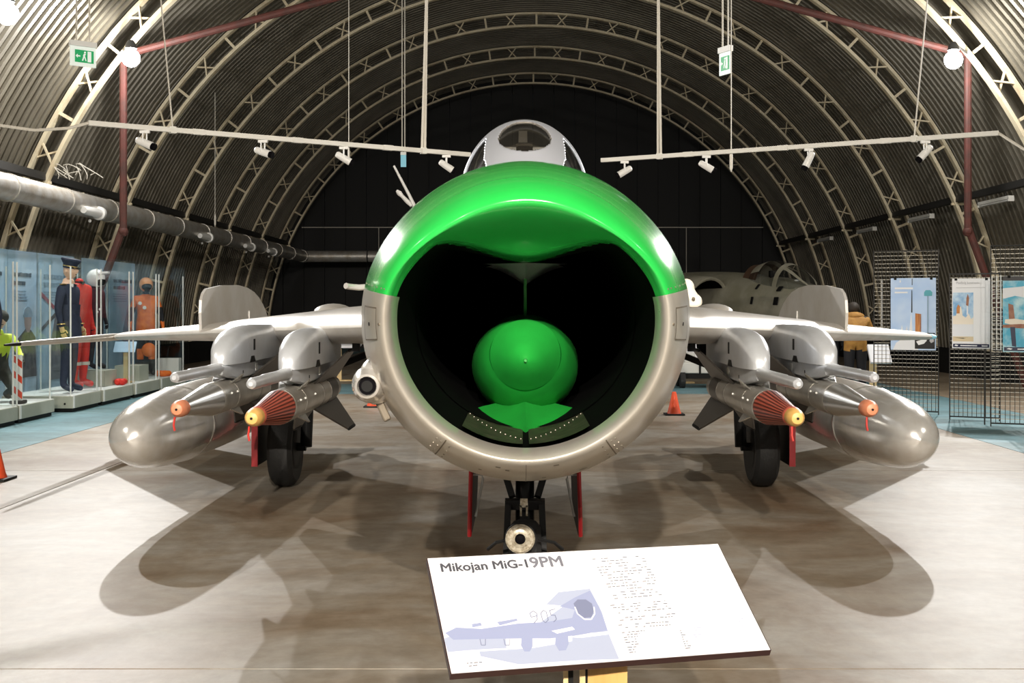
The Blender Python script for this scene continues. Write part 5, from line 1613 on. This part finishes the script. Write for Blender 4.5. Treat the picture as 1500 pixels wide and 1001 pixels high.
for (px, py, w_, h_) in ((1163, 434, .16, .12), (1158, 449, .16, .17), (1133, 428, .07, .13), (1133, 446, .07, .16)):
    s_ = {1163: .55, 1158: .6, 1133: -.25}[px]
    ang = math.radians(40 if py < 440 else 12)
    rr_ = .605 if s_ > 0 else .69
    p = J2(s_, rr_ * math.cos(ang), 1.50 + rr_ * math.sin(ang))
    mb = MB(); M_ = Matrix((jd, side * math.cos(ang) + Vector((0, 0, math.sin(ang))), -side * math.sin(ang) + Vector((0, 0, math.cos(ang))))).transposed()
    mb.box(p, (w_, .02, h_), M_); mb.build('hatch', 'gear_dark', j2, 0)
for s_, x in ((1.0, 0), (-6, 1.3), (-6, -1.3)):
    p = J2(s_, x, 0); MB().cyl(p + Vector((0, 0, .3)), p + Vector((0, 0, 1.3)), .06, n=8).build('gear_leg', 'gear_dark', j2)
    MB().lathe([(.16, -.1), (.3, -.09), (.3, .09), (.16, .1)], p + Vector((0, 0, .3)), side, 18).build('wheel', 'rubber', j2)
for sg in (1, -1):
    MB().prism([(-3, 1.1), (-7.5, 4.4), (-9, 4.4), (-9, 1.0)], lambda a, b, t: J2(a, sg * b, t), 1.32, 1.42).build('delta_wing', 'jet_camo', j2, 0)

# ================================================================ VISITORS
def fc(c):
    if c.z > 1.33: return 2
    if c.z > .78: return 0
    return 1
o, hb = figure('person', P(1253, 581, 20.0) * 1.0 + Vector((0, 0, 0)), math.radians(172),
               dict(chest=(0, -.10, 1.20), belly=(0, -.03, 1.06), neck=(0, -.18, 1.32), headb=(0, -.24, 1.36), shL=(-.20, -.10, 1.26), shR=(.20, -.10, 1.26), elL=(-.29, -.14, 1.02), elR=(.29, -.14, 1.02), wrL=(-.20, -.36, 1.0), wrR=(.20, -.36, 1.0), paL=(-.16, -.42, 1.0), paR=(.16, -.42, 1.0)),
               fc, ['mustard_cloth', 'black_cloth', 'hair_dark', 'black_cloth'], 'person in mustard hooded jacket seen from behind, bending over an exhibit', 'person', thick=1.28, headmat=2, headtilt=.5)
o.location.z = 0.0
mb = MB(); mb.ball(hb + Vector((0, .12, -.02)), (.17, .09, .08), 16, 10); part(mb, 'hood', 'mustard_cloth', o)
mb = MB(); mb.ball(hb + Vector((0, -.0, .13)), (.10, .115, .10), 16, 10); part(mb, 'hair', 'hair_dark', o)
def fc(c): return 2 if c.z > 1.36 else 0
o, hb = figure('person', P(1213, 575, 21.0), math.radians(150), dict(chest=(0, -.06, 1.22), neck=(0, -.12, 1.34), headb=(0, -.16, 1.38), shL=(-.18, -.06, 1.28), shR=(.18, -.06, 1.28)), fc,
               ['black_cloth', 'black_cloth', 'skin', 'hair_dark'], 'person in dark clothes with grey hair beside the mustard jacket', 'person', thick=1.15, headmat=2)
o.location.z = 0.0
mb = MB(); mb.ball(hb + Vector((0, .01, .14)), (.09, .11, .095), 16, 10); part(mb, 'hair', 'hair_grey', o)

# ================================================================ LECTERNS, CART, CONES
def lectern(x, y, w_, z, label, tilt=20):
    o = empty('lectern', (x, y, 0), label, 'lectern', 'small lecterns in the hall')
    MB().box((x - w_ * .3, y, z / 2), (.11, .04, z - .02)).build('leg', 'wood_pale', o, 0)
    MB().box((x - w_ * .3 + .1, y + .02, .012), (.36, .26, .024)).build('foot', 'wood_pale', o, 0)
    MB().box((x, y, z + .02), (w_, .34, .05), Matrix.Rotation(math.radians(tilt), 3, 'X')).build('board', 'sign_white', o, 0)
lectern(-3.55, 24.3, .55, .70, 'white lectern on a wooden leg behind the inner missile with yellow cap', 8)
lectern(5.78, 19.3, .34, .72, 'tilted white lectern board at the edge of the rocket poster screen', 55)
lectern(5.05, 19.6, .2, .75, 'narrow white lectern board below the wing fence beside the posters', 55)
lectern(3.25, 23.6, .42, .62, 'tilted white lectern board behind the grey cart', 60)
MB().box((-3.05, 24.9, .12), (.6, .5, .24)).thing('brown_crate', 'jet_brown', 'low brown crate on the floor behind the white lectern', 'crate', bevel=.01)
ct = empty('cart', (3.3, 22.4, 0), 'low grey cart on black wheels behind the jet nose', 'cart')
MB().box((3.3, 22.4, .37), (.95, .6, .20)).build('bed', 'cart_grey', ct, 0, bevel=.02)
MB().box((3.12, 22.3, .56), (.2, .3, .18)).build('box', 'cart_grey', ct, 0, bevel=.01)
MB().box((3.3, 22.09, .37), (.04, .01, .2)).build('strap', 'gear_dark', ct, 0)
MB().bar((3.5, 22.2, .52), (3.95, 22.2, .50), .04, .05).build('draw_bar', 'wood', ct, 0)
for dx in (-.32, .32):
    for dy in (-.26, .26):
        MB().lathe([(.08, -.05), (.15, -.045), (.15, .045), (.08, .05)], (3.3 + dx, 22.4 + dy, .15), (1, 0, 0), 16).build('wheel', 'rubber', ct)
MB().box((3.3, 22.4, .22), (.9, .5, .1)).build('chassis', 'gear_dark', ct, 0)
def cone(x, y, label, h=.32):
    o = empty('traffic_cone', (x, y, 0), label, 'traffic cone')
    MB().box((x, y, .012), (.27, .27, .022)).build('base', 'rubber', o, 0, bevel=.004)
    mb = MB(); mb.lathe([(.10, .022), (.085, .06), (.028, h), (.01, h + .005)], (x, y, 0), (0, 0, 1), 18); mb.build('cone', 'cone_orange', o)
cone(-2.22, 17.9, 'orange traffic cone on the floor behind the camera pod')
cone(2.12, 16.6, 'orange traffic cone on the floor beside the missile tail fins')
cone(-4.56, 10.35, 'orange traffic cone on the floor before the glass display cases')
